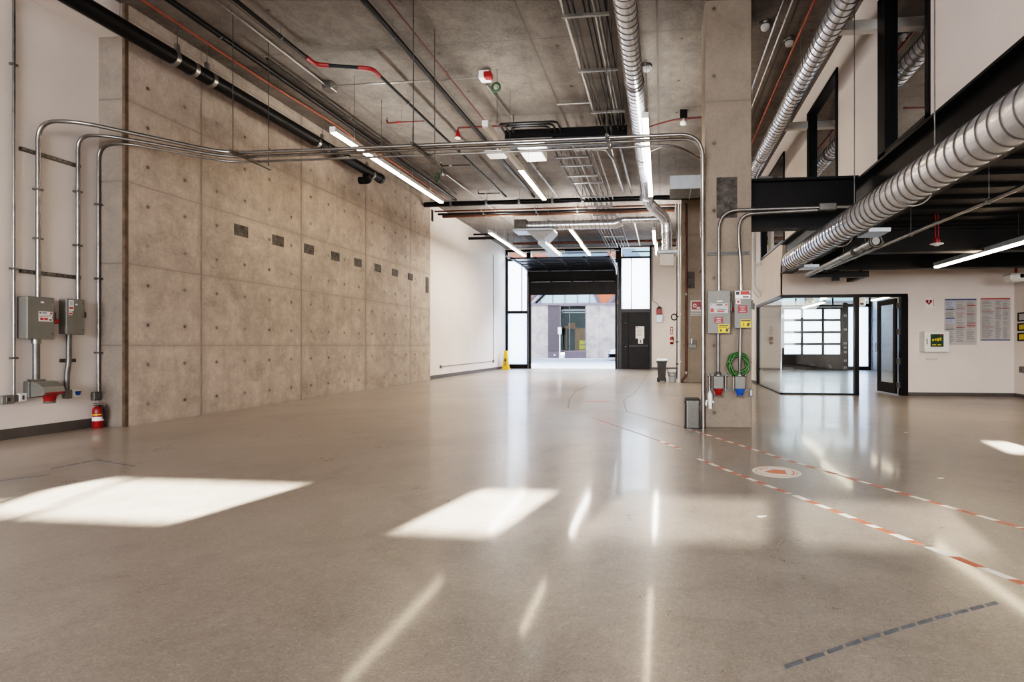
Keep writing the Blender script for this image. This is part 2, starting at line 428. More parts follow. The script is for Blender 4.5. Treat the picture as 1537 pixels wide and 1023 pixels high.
# mezzanine deck, ribbed and black, with cross beams
b = MB().box((2.88, -6.2, 2.98), (10.1, 16.2, 3.2))
for k in range(46): b.box((2.9, -6.0+k*.48, 2.94), (10.1, -6.0+k*.48+.2, 2.985))
struct('ceiling_mezzanine', b, 'black_deck')
struct('wall_front_right', MB().box((5.36, 12, 0), (7.54, 12.16, 2.95)).box((2.69, 12, 2.23), (5.36, 12.16, 2.95)), 'white_wall')
struct('wall_right', MB().box((7.53, -6.2, 0), (7.7, 12.1, 2.95)), 'white_wall')
struct('baseboard_right', MB().box((5.37, 11.985, 0), (7.53, 12, .075)).box((7.515, -6, 0), (7.53, 11.985, .075)), 'base')
struct('baseboard_right_far', MB().box((2.675, 15.12, 0), (2.69, 24.1, .075)), 'base')
struct('wall_glass_room', MB().box((9.3, 12.1, 0), (9.45, 24.3, CEIL)), 'conc_grey')
# rear facade behind the camera: frosted glazing below, clerestory slots above (sun enters here)
b = MB()
def slab(x0, x1, z0, z1, y=-8.6): b.box((x0, y-.15, z0), (x1, y, z1))
slab(-8.1, 0, 0, 1.0); slab(-8.1, 0, 4.3, 5.05); slab(-8.1, 0, 5.49, CEIL)
for x0, x1 in ((-8.1, -7.55), (-5.42, -4.02), (-3.40, -2.95), (-1.85, -1.72), (-.5, 0)): slab(x0, x1, 5.05, 5.49)
b.box((-8.1, -8.75, 1.0), (-7.6, -8.6, 4.3)); b.box((-.15, -8.6, 0), (0, -6.2, CEIL))
b.box((0, -6.35, 0), (10, -6.2, 1.0)); b.box((0, -6.35, 2.9), (10, -6.2, 5.2)); b.box((0, -6.35, 5.55), (10, -6.2, CEIL)); b.box((2.7, -6.35, 5.2), (10, -6.2, 5.55)); b.box((0, -6.35, 5.2), (1.0, -6.2, 5.55))
b.prism([(-7.0, 5.04), (-6.86, 5.04), (-7.42, 5.5), (-7.56, 5.5)], 'y', -8.72, -8.63)
b.prism([(-6.45, 5.04), (-6.41, 5.04), (-7.02, 5.5), (-7.06, 5.5)], 'y', -8.70, -8.65)
struct('wall_rear', b, 'white_wall')
r = MB()
for k in range(6): r.box((-7.58+k*1.25, -8.66, 1.0), (-7.58+k*1.25+1.21, -8.64, 4.3))
for k in range(6): r.box((.02+k*1.25, -6.28, 1.0), (.02+k*1.25+1.21, -6.26, 2.9))
struct('window_4', r, frosted('frosted_rear', (.2, .2, .21, 1)))
struct('window_5', MB().box((-2.95, -8.68, 5.05), (-.5, -8.67, 5.49)), glassmat('dim_clerestory', (.34, .34, .34, 1), .4))

# ------------------------------------------------------------------ steel beams
def ibeam_x(x0, x1, y, z0, z1, w, t=.03):
    return MB().box((x0, y-.012, z0), (x1, y+.012, z1)).box((x0, y-w/2, z1-t), (x1, y+w/2, z1)).box((x0, y-w/2, z0), (x1, y+w/2, z0+t))
def ibeam_y(y0, y1, x, z0, z1, w, t=.03):
    return MB().box((x-.012, y0, z0), (x+.012, y1, z1)).box((x-w/2, y0, z1-t), (x+w/2, y1, z1)).box((x-w/2, y0, z0), (x+w/2, y1, z0+t))
tag(ibeam_y(-6.1, 11.9, 2.76, 2.69, 3.36, .26).build('steel_beam', 'black_steel'), 'long black steel I-beam under the white upper wall at right', 'beam')
tag(ibeam_x(1.195, 2.62, 7.36, 2.69, 3.37, .22).build('steel_beam', 'black_steel'), 'short black steel beam joining the concrete column to the long beam', 'beam')
o = ibeam_x(2.9, 7.5, 8.6, 2.55, 2.93, .2).build('steel_beam', 'black_steel')
tag(o, 'black cross beam under the mezzanine deck, nearer of the two', 'beam', 'mezzanine cross beams')
dup(o, (0, 1.8, 0), 'black cross beam under the mezzanine deck, the one nearer the poster wall', 'mezzanine cross beams')

# ------------------------------------------------------------------ rear (far) facade of the hall
YB = 24.2
b = MB()
b.box((-7.42, YB, 5.66), (10, YB+.25, CEIL)); b.box((-.46, YB, 0), (2.75, YB+.25, CEIL)); b.box((9.24, YB, 0), (10, YB+.25, CEIL))
b.box((2.69, YB, 3.9), (9.3, YB+.25, CEIL))
b.box((2.75, YB, 0), (5.36, YB+.25, 2.84))
struct('wall_back', b, 'white_wall')
struct('baseboard_back', MB().box((-.45, YB-.015, 0), (2.68, YB, .08)), 'base')
def frame_part(b, x0, x1, z0, z1, y0, y1, t):
    b.box((x0, y0, z0), (x0+t, y1, z1)); b.box((x1-t, y0, z0), (x1, y1, z1)); b.box((x0+t, y0, z0), (x1-t, y1, z0+t)); b.box((x0+t, y0, z1-t), (x1-t, y1, z1)); return b
# window 6: left of the roller opening
r = thing('window_6', '', '', (-6.9, YB, 0)); del r['label'], r['category']; r['kind'] = 'structure'
f = MB(); frame_part(f, -7.42, -6.27, 0, 5.66, YB, YB+.14, .11); f.box((-7.31, YB, 2.62), (-6.38, YB+.14, 2.74)); f.box((-7.31, YB, 5.12), (-6.38, YB+.14, 5.22)); f.box((-7.31, YB, .11), (-6.38, YB+.14, .2))
f.box((-6.66, YB+.02, 2.74), (-6.62, YB+.1, 5.12)); f.build('window_frame', 'black', r)
MB().box((-7.31, YB+.06, .2), (-6.38, YB+.075, 2.62)).build('window_pane', 'frost_blue', r)
MB().box((-7.31, YB+.06, 2.74), (-6.38, YB+.075, 5.12)).build('window_pane', 'frost', r)
MB().box((-7.31, YB+.06, 5.22), (-6.38, YB+.07, 5.55)).build('window_pane', 'glass', r)
# window 7: clerestory over the opening
r = thing('window_7', '', '', (-4.15, YB, 5.1)); del r['label'], r['category']; r['kind'] = 'structure'
f = MB(); frame_part(f, -6.27, -2.04, 4.98, 5.66, YB, YB+.14, .09)
for x in (-4.8, -3.4): f.box((x, YB, 5.07), (x+.06, YB+.14, 5.57))
f.box((-6.2, YB, 5.08), (-2.1, YB+.03, 5.13)); f.build('window_frame', 'black', r)
MB().box((-6.18, YB+.06, 5.07), (-2.13, YB+.07, 5.57)).build('window_pane', 'glass', r)
# window 8: over the black door
r = thing('window_8', '', '', (-1.2, YB, 2.7)); del r['label'], r['category']; r['kind'] = 'structure'
f = MB(); frame_part(f, -1.95, -.46, 2.70, 5.78, YB-.02, YB+.14, .09); f.box((-1.86, YB-.02, 5.16), (-.55, YB+.14, 5.24)); f.box((-2.05, YB-.03, 0), (-1.88, YB+.14, 5.78))
f.box((-1.42, YB+.02, 2.79), (-1.39, YB+.08, 5.16)); f.build('window_frame', 'black', r)
MB().box((-1.86, YB+.06, 2.79), (-.55, YB+.075, 5.16)).build('window_pane', 'frost', r)
MB().box((-1.86, YB+.06, 5.24), (-.55, YB+.07, 5.69)).build('window_pane', 'glass', r)
# door 1: black steel door
r = thing('door_1', '', '', (-1.2, YB, 0)); del r['label'], r['category']; r['kind'] = 'structure'
f = MB(); frame_part(f, -1.95, -.46, -.1, 2.72, YB-.05, YB+.12, .09); f.build('door_frame', 'black', r)
MB().box((-1.87, YB-.02, .0), (-1.55, YB+.05, 2.64)).box((-1.87, YB+.05, 0), (-.54, YB+.08, 2.64)).build('side_panel', 'black_steel', r)
d = MB().box((-1.54, YB-.03, .01), (-.56, YB+.03, 2.62), .006).build('door_leaf', 'black_steel', r)
MB().box((-1.5, YB-.09, 1.04), (-.62, YB-.05, 1.10)).box((-1.48, YB-.06, 1.03), (-1.4, YB-.03, 1.12)).box((-.7, YB-.06, 1.03), (-.62, YB-.03, 1.12)).build('push_bar', 'black', d)
MB().lathe((-1.66, YB-.06, 1.04), [(.02, .04), (.02, 0), (.05, -.01), (.05, -.05), (.01, -.07)], 14, 'y').build('door_knob', 'galv', r)
MB().tube([(-1.74, YB-.03, 2.16), (-1.62, YB-.1, 2.16), (-1.6, YB-.1, 2.10)], .018, 8).build('door_closer', 'galv', r)
o = MB().box((-1.2, YB-.036, 1.42), (-.8, YB-.031, 1.98))
o.mat(1); [o.box((-1.15, YB-.038, 1.90-.06*k), (-.95+.03*(k % 3), YB-.036, 1.915-.06*k)) for k in range(7)]
o.mat(2); o.box((-1.16, YB-.038, 1.92), (-1.11, YB-.036, 1.96)); tag(o.build('paper_notice', ['paper', 'print_grey', 'print_red']), 'white notice sheet taped to the black steel door, upper one', 'notice')
tag(MB().box((-1.08, YB-.037, 1.18), (-.86, YB-.031, 1.415)).mat(1).box((-1.0, YB-.039, 1.22), (-.94, YB-.037, 1.36)).build('paper_notice', ['paper', 'print_grey']), 'small white notice below the larger sheet on the black door', 'notice')

# overhead sectional door, rolled up (door 2 in the row)
r = thing('overhead_door', 'black sectional overhead door rolled up above the open street entrance', 'door', (-4.15, 24.0, 3.45))
XL, XR = -6.22, -2.09
def panel_strip(p0, p1, name, panes, mats=('black_steel', 'black')):
    """p0, p1: (y, z) ends of one door section seen edge on"""
    d = Vector((p1[0]-p0[0], p1[1]-p0[1])); n = Vector((d.y, -d.x)).normalized()*.025
    def pr(x0, x1, s0, s1, t): 
        q = [(p0[0]+d.x*s0+n.x*t, p0[1]+d.y*s0+n.y*t), (p0[0]+d.x*s1+n.x*t, p0[1]+d.y*s1+n.y*t), (p0[0]+d.x*s1-n.x*t, p0[1]+d.y*s1-n.y*t), (p0[0]+d.x*s0-n.x*t, p0[1]+d.y*s0-n.y*t)]
        return q
    b = MB(); b.prism(pr(0, 0, 0, .12, 1), 'x', XL, XR); b.prism(pr(0, 0, .88, 1, 1), 'x', XL, XR)
    for k in range(5): x = XL+(XR-XL-.1)*k/4; b.prism(pr(0, 0, 0, 1, 1.6), 'x', x, x+.1)
    if not panes: b.prism(pr(0, 0, 0, 1, .6), 'x', XL, XR)
    o = b.build(name, 'black_steel', r)
    if panes:
        for k in range(4):
            x = XL+(XR-XL-.1)*k/4+.1
            MB().prism(pr(0, 0, .1, .9, .3), 'x', x, x+(XR-XL-.1)/4-.1).build('pane', 'black', o)
    return o
panel_strip((24.05, 3.47), (24.05, 4.08), 'bottom_section', False)
panel_strip((24.05, 4.10), (23.74, 4.54), 'door_section', True)
panel_strip((23.68, 4.57), (23.12, 4.66), 'door_section', True)
panel_strip((23.06, 4.665), (22.48, 4.675), 'door_section', True)
panel_strip((22.42, 4.675), (21.84, 4.685), 'door_section', True)
panel_strip((21.78, 4.685), (20.95, 4.695), 'door_section', True)
for x in (XL-.06, XR+.06):
    MB().tube(fil([(x, 24.1, 0), (x, 24.1, 4.70), (x, 20.5, 4.74)], .45, 8), .035, 8).build('door_track', 'galv_dull', r)
for x in (XL-.06, XR+.06, -4.15):
    MB().cyl((x, 20.8, 4.74), (x, 20.8, CEIL), .014, 6).build('track_hanger', 'steel_dark', r)
MB().cyl((-6.4, 23.9, 5.48), (-1.95, 23.9, 5.48), .022, 10).build('spring_shaft', 'galv', r)
for x0, x1 in ((-6.1, -4.5), (-3.6, -2.2)):
    n = 150; MB().tube([(x0+(x1-x0)*k/n, 23.9, 5.48) for k in range(n+1)], [.062 if k % 5 < 3 else .045 for k in range(n+1)], 12).build('torsion_spring', 'white', r)
MB().box((-6.26, 24.06, 0), (-6.15, 24.19, 4.4)).box((-2.15, 24.06, 0), (-2.04, 24.19, 4.4)).build('jamb', 'black_steel', r)

# ------------------------------------------------------------------ closed overhead door inside the glass room
r = thing('overhead_door', 'closed black overhead door with rows of frosted panes inside the glass room', 'door', (6.7, 24.15, 0))
xs = [5.45, 6.27, 7.18, 7.97]; zs = [.66, 1.16, 1.69, 2.23, 2.76]
b = MB(); b.box((5.4, 24.1, 0), (8.0, 24.2, .62)); 
for z in zs: b.box((5.4, 24.1, z-.045), (8.0, 24.17, z+.045))
for x in xs: b.box((x-.05, 24.1, .6), (x+.05, 24.17, 2.8))
b.build('door_frame', 'black_steel', r)
for i in range(3):
    for k in range(4):
        MB().box((xs[i]+.05, 24.125, zs[k]+.045), (xs[i+1]-.05, 24.14, zs[k+1]-.045)).build('pane', 'frost', r)
MB().tube([(6.6, 24.09, .22), (6.6, 24.03, .22), (6.8, 24.03, .22), (6.8, 24.09, .22)], .015, 6).build('handle', 'galv', r)
tr = MB().box((8.0, 24.0, 0), (8.2, 24.19, 3.0)).build('door_track', 'black_steel', r)
for z in (2.42, 1.80, 1.19, 1.0, .8, .42, .12):
    MB().box((8.04, 23.985, z-.05), (8.09, 24.0, z+.05)).box((8.11, 23.985, z-.05), (8.16, 24.0, z+.05)).build('hinge', 'galv', tr)
# glazing beside and above it
r = thing('window_9', '', '', (8.7, YB, 0)); del r['label'], r['category']; r['kind'] = 'structure'
f = MB(); frame_part(f, 8.2, 9.26, 0, 2.95, YB-.02, YB+.12, .1); f.box((8.3, YB-.02, .1), (9.16, YB+.12, .16)); f.build('window_frame', 'black', r)
MB().box((8.3, YB+.05, .16), (9.16, YB+.065, 2.85)).build('window_pane', 'frost_blue', r)
r = thing('window_10', '', '', (5.9, YB, 2.8)); del r['label'], r['category']; r['kind'] = 'structure'
f = MB(); frame_part(f, 2.85, 9.26, 2.82, 3.9, YB-.02, YB+.12, .1)
for x in (4.4, 6.0, 7.6): f.box((x, YB, 2.9), (x+.06, YB+.1, 3.8))
f.build('window_frame', 'black', r)
MB().box((2.95, YB+.05, 2.92), (9.16, YB+.06, 3.8)).build('window_pane', 'glass', r)

# ------------------------------------------------------------------ glass partition with open door
r = thing('glass_partition', 'black framed corner glass partition of the side room', 'partition', (3.5, 12.05, 0))
f = MB()
f.box((2.66, 11.98, 2.16), (5.36, 12.10, 2.23)).box((2.66, 12.02, 0), (4.34, 12.09, .035)).box((4.25, 11.98, 0), (4.34, 12.10, 2.16))
f.box((2.66, 12.02, 2.16), (2.74, 15.07, 2.23)).box((2.66, 12.02, 0), (2.73, 15.07, .03)).box((2.66, 14.95, 0), (2.76, 15.07, 2.16))
f.box((5.22, 11.97, 0), (5.36, 12.12, 2.16))
f.build('frame', 'black', r)
MB().box((2.70, 12.05, .035), (3.47, 12.058, 2.16)).build('pane', 'glass', r)
MB().box((3.48, 12.05, .035), (4.25, 12.058, 2.16)).build('pane', 'glass', r)
MB().box((2.695, 12.05, .03), (2.703, 14.95, 2.16)).build('pane', 'glass', r)
r = thing('glass_door', 'open black framed glass door leaf standing ajar beside the poster wall', 'door', (5.16, 12.08, 0))
def leaf(b): return b.rot((5.16, 12.08, 0), -math.radians(86))
W = .84
f = MB(); x0, x1 = 5.16-W, 5.16; t = .11
f.box((x0, 12.06, .03), (x0+t, 12.105, 2.14)); f.box((x1-t, 12.06, .03), (x1, 12.105, 2.14)); f.box((x0+t, 12.06, .03), (x1-t, 12.105, .26)); f.box((x0+t, 12.06, 2.02), (x1-t, 12.105, 2.14))
leaf(f).build('door_frame', 'black', r)
leaf(MB().box((x0+t, 12.08, .26), (x1-t, 12.086, 2.02))).build('pane', 'glass', r)
leaf(MB().tube([(x0+.055, 12.05, .95), (x0+.055, 12.0, .95), (x0+.055, 12.0, 1.15), (x0+.055, 12.05, 1.15)], .012, 8)).build('handle', 'galv', r)
for z in (.22, .75, 1.4, 1.98): MB().box((5.155, 12.03, z-.06), (5.22, 12.12, z+.06)).build('hinge', 'steel_dark', r)

# ------------------------------------------------------------------ street outside
struct('ground_street', MB().box((-60, 24.45, -.25), (60, 60, -.01)), 'asphalt')
struct('trim_6', MB().box((-60, 39.6, -.01), (60, 42, .06)).box((-60, 24.46, -.01), (60, 26.6, .0)), 'sidewalk')
r = thing('building', 'pale concrete building with louvres and a shop window across the street', 'building', (-6, 42, 0))
for grp in (((-40, -24), (-24, -16), (-16, -12.9), (-12.9, -9.3)), ((-6.12, -5.1), (-5.1, -4.2), (-4.2, -3.1), (-3.1, 3), (3, 14), (14, 34))):
    b = MB()
    for k, (x0, x1) in enumerate(grp): b.box((x0, 42+.03*(k % 2), 0), (x1, 42.5, 4.38))
    b.build('wall_panels', 'ext_conc', r)
b = MB().box((-9.28, 42.1, .6), (-8.32, 42.3, 4.36)); [b.box((-9.28, 42.02, .68+k*.115), (-8.32, 42.12, .68+k*.115+.07)) for k in range(32)]
b.build('louvre', 'ext_louvre', r)
MB().box((-9.28, 41.95, 0), (-8.3, 42.2, .6)).box((-7.9, 41.95, 0), (-6.14, 42.2, .6)).build('plinth', 'ext_plinth', r)
MB().box((-40, 41.9, 4.38), (34, 42.5, 4.55)).build('fascia', 'ext_fascia', r)
b = MB(); frame_part(b, -8.3, -6.14, .6, 4.38, 41.98, 42.15, .07); b.box((-7.52, 41.98, .6), (-7.48, 42.1, 4.3)); b.box((-8.25, 41.98, 3.9), (-6.2, 42.1, 3.96)); w = b.build('shop_window', 'ext_fascia', r)
MB().box((-8.24, 42.05, .67), (-6.2, 42.06, 4.31)).build('pane', 'glass_shop', w)
MB().box((-8.3, 44.2, .0), (-6.1, 44.3, 4.4)).box((-8.3, 42.2, .55), (-6.1, 44.2, .6)).box((-8.36, 42.15, .5), (-8.31, 44.3, 4.4)).box((-6.13, 42.15, .5), (-6.08, 44.3, 4.4)).box((-8.36, 42.15, 4.4), (-6.08, 44.3, 4.45)).box((-8.3, 43.0, 3.5), (-6.1, 43.2, 3.6)).build('interior', 'ext_teal', r)
MB().box((-8.2, 42.5, 3.98), (-6.3, 42.6, 4.06)).box((-8.2, 42.5, 3.78), (-6.2, 42.55, 3.84)).build('ceiling_lamp', 'white', r)
b = MB().box((-40, 42.1, 4.55), (34, 42.5, 5.6)); b.build('window_band', 'ext_glass', r)
for k in range(12): MB().box((-12+k*1.02, 42.02, 4.55), (-12+k*1.02+.06, 42.1, 5.6)).build('mullion', 'ext_blue', r)
def bar(b, x0, x1, w=.28): return b.prism([(x0, 4.55), (x0+w, 4.55), (x1+w, 5.6), (x1, 5.6)], 'y', 41.9, 42.05)
for x0, x1 in ((-11.5, -9.9), (-10.55, -9.45), (-5.2, -5.7), (-4.25, -3.3)): bar(MB(), x0, x1).build('diagonal_brace', 'ext_plinth' , r)
bar(MB(), -10.4, -9.3, .16).build('diagonal_brace', 'black', r)
MB().prism([(-11.4, 4.55), (-10.8, 4.55), (-10.0, 5.6), (-11.4, 5.6)], 'y', 41.98, 42.08).build('orange_panel', 'ext_orange', r)
MB().prism([(-4.95, 4.55), (-4.4, 4.55), (-3.5, 5.6), (-5.4, 5.6)], 'y', 41.98, 42.08).build('orange_panel', 'ext_orange', r)
MB().prism([(-3.8, 4.55), (-3.2, 4.55), (-2.6, 5.6), (-3.5, 5.6)], 'y', 41.98, 42.08).build('orange_panel', 'ext_orange', r)
MB().box((-40, 42.1, 5.6), (34, 42.6, 7.9)).build('spandrel', 'ext_conc', r)
MB().box((-40, 42.1, 7.9), (34, 42.6, 11)).build('upper_wall', 'ext_brick', r)
for x0 in (-8.6, -2.4, 4.2, 9.5):
    MB().box((x0, 42.0, 8.0), (x0+4.2, 42.1, 9.4)).build('window_strip', 'ext_blue' if x0 < -8 else 'ext_glass', r)
    MB().prism([(x0-1.5, 9.4), (x0-.2, 9.4), (x0+1.0, 8.0), (x0-.3, 8.0)], 'y', 41.96, 42.08).build('diagonal_panel', 'ext_blue', r)
    MB().box((x0, 41.95, 8.62), (x0+4.2, 42.02, 8.7)).build('rail', 'black_steel', r)
MB().box((-40, 41.95, 7.9), (34, 42.1, 8.12)).build('ledge', 'white', r)
tag(MB().box((-7.12, 42.9, .6), (-6.25, 43.5, 2.55), .02).mat(1).box((-7.05, 42.88, .7), (-6.72, 42.9, 2.45)).box((-6.66, 42.88, .7), (-6.32, 42.9, 2.45)).build('wooden_cabinet', ['wood', 'wood']), 'orange wood cabinet behind the shop window across the street', 'cabinet')
tag(MB().box((-8.2, 43.4, 2.5), (-7.2, 43.8, 2.75)).box((-8.1, 43.45, .6), (-8.0, 43.75, 2.5)).box((-7.3, 43.45, .6), (-7.2, 43.75, 2.5)).box((-7.9, 43.5, 2.75), (-7.3, 43.75, 3.0)).build('wooden_shelf', 'wood'), 'tall wooden shelf at the left inside the shop window', 'shelf')
tag(MB().box((-6.75, 42.4, .6), (-6.25, 42.8, 1.5), .02).mat(1).box((-6.72, 42.39, .7), (-6.28, 42.4, .78)).box((-6.72, 42.39, 1.1), (-6.28, 42.4, 1.18)).build('yellow_crate', ['label_yellow', 'wood']), 'pale yellow crate low inside the shop window', 'crate')
tag(MB().lathe((-8.72+.0, 41.93, .3), [(.08, 0), (.08, -.04), (.05, -.06)], 12, 'y').build('wall_light', 'white'), 'small round white fitting on the plinth under the grey louvres', 'light')
o = thing('sign_post', 'white sign box on a thin post before the shop window', 'sign', (-8.15, 41.2, .06))
MB().cyl((-8.15, 41.2, .06), (-8.15, 41.2, 2.0), .05, 10).build('post', 'white', o)
MB().box((-8.3, 41.1, 2.0), (-8.0, 41.25, 2.55), .02).build('sign_box', 'white', o)
# parked car (only its tail shows past the jamb)
r = thing('car', 'silver parked car half hidden behind the right jamb of the entrance', 'car', (-1.6, 38.4, 0))
sec = [(-3.78, .22), (-3.80, .5), (-3.72, .74), (-3.3, .86), (-2.75, .95), (-2.2, 1.35), (-1.4, 1.45), (-.4, 1.40), (.3, 1.0), (.62, .92), (.66, .3), (.5, .2)]
b = MB(); n = len(sec)
rows = []
for yy, k in ((37.55, .90), (37.62, 1), (39.2, 1), (39.27, .9)):
    rows.append([(-1.6+(x+1.6)*(1 if k == 1 else .985), yy, .2+(z-.2)*k) for x, z in sec])
vs = sum(rows, []); fs = [(i*n+j, i*n+(j+1) % n, (i+1)*n+(j+1) % n, (i+1)*n+j) for i in range(3) for j in range(n)]
b._add(vs, fs); b._add(rows[0], [tuple(range(n))]); b._add(rows[3], [tuple(range(n))[::-1]]); b.build('body', 'car_paint', r)
MB().box((-3.86, 37.55, .2), (-3.1, 37.62, .5), .03).box((-3.86, 37.56, .2), (-3.76, 39.26, .5), .03).build('bumper', 'car_dark', r)
MB().prism([(-2.6, .97), (-2.15, 1.3), (-.5, 1.34), (.1, 1.0)], 'y', 37.535, 37.56).build('side_window', 'black', r)
for x in (-3.0, -.1):
    for y in (37.6, 39.05):
        w = MB().lathe((x, y, .31), [(.2, -.05), (.30, -.06), (.31, 0), (.31, .15), (.2, .16)], 20, 'y').build('wheel', 'rubber', r)
        MB().lathe((x, y-.055, .31), [(.02, -.015), (.19, -.01), (.2, .01)], 16, 'y').build('hubcap', 'galv', w)
MB().box((-3.81, 37.62, .58), (-3.74, 37.9, .72), .02).build('lamp', 'red', r)

# ------------------------------------------------------------------ pendant lamps
def pendant(x, y0, y1, label, lens='lamp', z=4.5, top=CEIL, group='linear pendant lamps', w=.09):
    r = thing('linear_pendant_lamp', label, 'lamp', (x, (y0+y1)/2, z), group)
    h = MB().box((x-w/2, y0, z+.022), (x+w/2, y1, z+.10), .006); h.box((x-w/2-.004, y0-.004, z+.01), (x+w/2+.004, y0+.012, z+.10)); h.box((x-w/2-.004, y1-.012, z+.01), (x+w/2+.004, y1+.004, z+.10))
    h.build('housing', 'white' if top == CEIL else 'light_grey', r)
    MB().box((x-w/2+.003, y0+.012, z), (x+w/2-.003, y1-.012, z+.03), .004).build('lens', lens, r)
    for y in (y0+.6, y1-.6): MB().cyl((x, y, z+.10), (x, y, top), .004, 6).build('cable', 'steel_dark', r)
    return r
base_lamp = pendant(-5.24, 7.82, 9.88, 'lit linear lamp nearest the camera in the row beside the concrete wall')
second = dup(base_lamp, (0, 2.09, 0), 'lit linear lamp beside the concrete wall, the one farther back in the front row')
pendant(-2.735, 7.85, 9.80, 'unlit white linear lamp in the middle of the front row, before a lit one', 'lamp_off')
dup(second, (2.505, 0, 0), 'lit linear lamp in the middle of the hall, behind the unlit white one')
dup(base_lamp, (4.995, 0, 0), 'lit linear lamp hanging right beside the long spiral duct, nearer half')
dup(second, (4.995, 0, 0), 'lit linear lamp beside the long spiral duct, its far end at the duct elbow')
dup(base_lamp, (.05, 7.5, 0), 'lit linear lamp by the far white wall, nearer of two in line')
dup(base_lamp, (.03, 9.6, 0), 'lit linear lamp by the far white wall, the one over the rolled-up door')
dup(base_lamp, (2.56, 7.35, 0), 'lit linear lamp in the centre of the far group, nearer of two in line')
dup(base_lamp, (2.53, 9.6, 0), 'lit linear lamp in the centre of the far group, near the street opening')
dup(base_lamp, (5.01, 7.7, 0), 'lit linear lamp left of the vertical duct drop, nearer of two in line')
dup(base_lamp, (5.06, 9.75, 0), 'lit linear lamp left of the vertical duct drop, near the back wall')
pendant(4.95, 7.2, 9.98, 'lit linear lamp hanging under the black mezzanine before the poster wall', 'lamp', 2.5, 2.94)
for k, (x, y0) in enumerate(((4.9, 14.0), (6.7, 14.8), (5.4, 18.0))):
    pendant(x, y0, y0+2.6, ['lit linear lamp inside the glass room, left of the open door', 'lit linear lamp inside the glass room, seen through the door gap', 'lit linear lamp deep inside the glass room before its overhead door'][k], 'lamp', 2.52, 2.98)

# ------------------------------------------------------------------ ducts
def spiral(b, x, z, y0, y1, r, pitch=.12, dx=0.0, seg=32, rib=.007):
    """helical lock-seam duct along y: rows follow the helix, two rows in eight are the raised seam"""
    K = 8; F = (0, .03, .08, .11, .15, .45, .75, .95)      # seam crest between the 2nd and 3rd row
    n = (int((y1-y0)/pitch)+2)*K; vs = []
    for i in range(n+K+1):
        for j in range(seg):
            y = min(y1, max(y0, y0+(i//K+F[i % K]+j/seg-1)*pitch)); t = (y-y0)/(y1-y0)
            rr = r+(rib if i % K in (1, 2) else 0); a = 2*PI*j/seg
            vs.append((x+dx*t+rr*math.cos(a), y, z+rr*math.sin(a)))
    fs = []; mi = []
    for i in range(n):
        for j in range(seg):
            k = (j+1) % seg; w = K if j == seg-1 else 0
            fs.append((i*seg+j, (i+1)*seg+j, (i+1+w)*seg+k, (i+w)*seg+k)); mi.append(1 if i % K < 3 else 0)
    st = len(b.mi); b._add(vs, fs, True); b.mi[st:] = mi
    for yy, sgn in ((y0, 1), (y1, -1)):
        c = [(x+dx*(yy == y1)+r*math.cos(2*PI*j/seg), yy, z+r*math.sin(2*PI*j/seg)) for j in range(seg)]
        b._add(c, [tuple(range(seg))[::sgn]])
    return b
def spiral_x(b, x0, x1, y, z, r, pitch=.12, seg=24, rib=.006):
    s = len(b.v); spiral(b, 0, 0, x0, x1, r, pitch, 0, seg, rib)
    for i in range(s, len(b.v)): q = b.v[i]; b.v[i] = (q[1], y+q[0], z+q[2])
    return b
def straps(r, pts, rad, top, mat_='galv_dull'):
    for x, y, z in pts:
        MB().torus((x, y, z), rad+.012, .010, 'y', 24, 6).cyl((x, y, z+rad+.015), (x, y, top), .006, 6).build('hanger_strap', mat_, r)
r = thing('spiral_duct', 'long silver spiral duct down the middle ceiling ending in an elbow and drop', 'duct', (-.45, 6, 4.8))
spiral(MB(), -.46, 4.95, -3, 13.45, .13, dx=.09).build('duct_run', ['duct', 'duct_seam'], r)
e = MB().tube(fil([(-.37, 13.4, 4.95), (-.37, 13.95, 4.93), (.12, 14.55, 4.62), (.15, 14.6, 4.2)], .38, 8), .145, 24)
e.tube([(-.37, 13.43, 4.95), (-.37, 13.47, 4.95)], .155, 24); e.build('elbow', 'duct', r)
e = MB().tube([(.15, 14.6, 4.25), (.15, 14.6, 3.72)], .15, 24).tube([(.15, 14.6, 3.98), (.15, 14.6, 4.0)], .158, 24).tube([(.15, 14.6, 4.2), (.15, 14.6, 4.22)], .16, 24); e.build('drop', 'duct', r)
MB().box((-.14, 14.32, 3.62), (.44, 14.88, 3.72), .02).build('collar', 'light_grey', r)
MB().box((-.05, 14.4, 3.3), (.34, 14.8, 3.62), .01).build('plenum', 'offwhite', r)
straps(r, [(-.455+.0055*(y+3), y, 4.95) for y in (4.5, 7.6, 10.6)], .13, CEIL)
r = thing('spiral_duct', 'silver duct running crosswise before the far roof, joining the vertical drop', 'duct', (-2, 14.5, 4.4))
spiral_x(MB(), -3.84, -1.36, 14.5, 4.50, .125).build('duct_run', ['duct', 'duct_seam'], r)
MB().tube(fil([(-1.4, 14.5, 4.50), (-1.28, 14.5, 4.50), (-1.08, 14.5, 4.60), (-.95, 14.5, 4.60)], .1, 6), [.13]*1+[.12]*0+[.125 if i < 8 else .085 for i in range(15)], 20).build('reducer', 'duct', r)
spiral_x(MB(), -1.0, -.02, 14.5, 4.60, .08, .1, 20).build('duct_run', ['duct', 'duct_seam'], r)
MB().box((-4.15, 14.35, 4.38), (-3.8, 14.65, 4.66), .01).build('end_box', 'steel_dark', r)
straps(r, [(-3.2, 14.5, 4.5), (-1.8, 14.5, 4.5)], .125, CEIL)
r = thing('air_diffuser', 'white flat diffuser tray with tapered chute under the crosswise duct', 'diffuser', (-3.5, 14.5, 4.2))
MB().box((-4.15, 14.2, 4.30), (-3.0, 14.8, 4.37), .01).build('tray', 'light_grey', r)
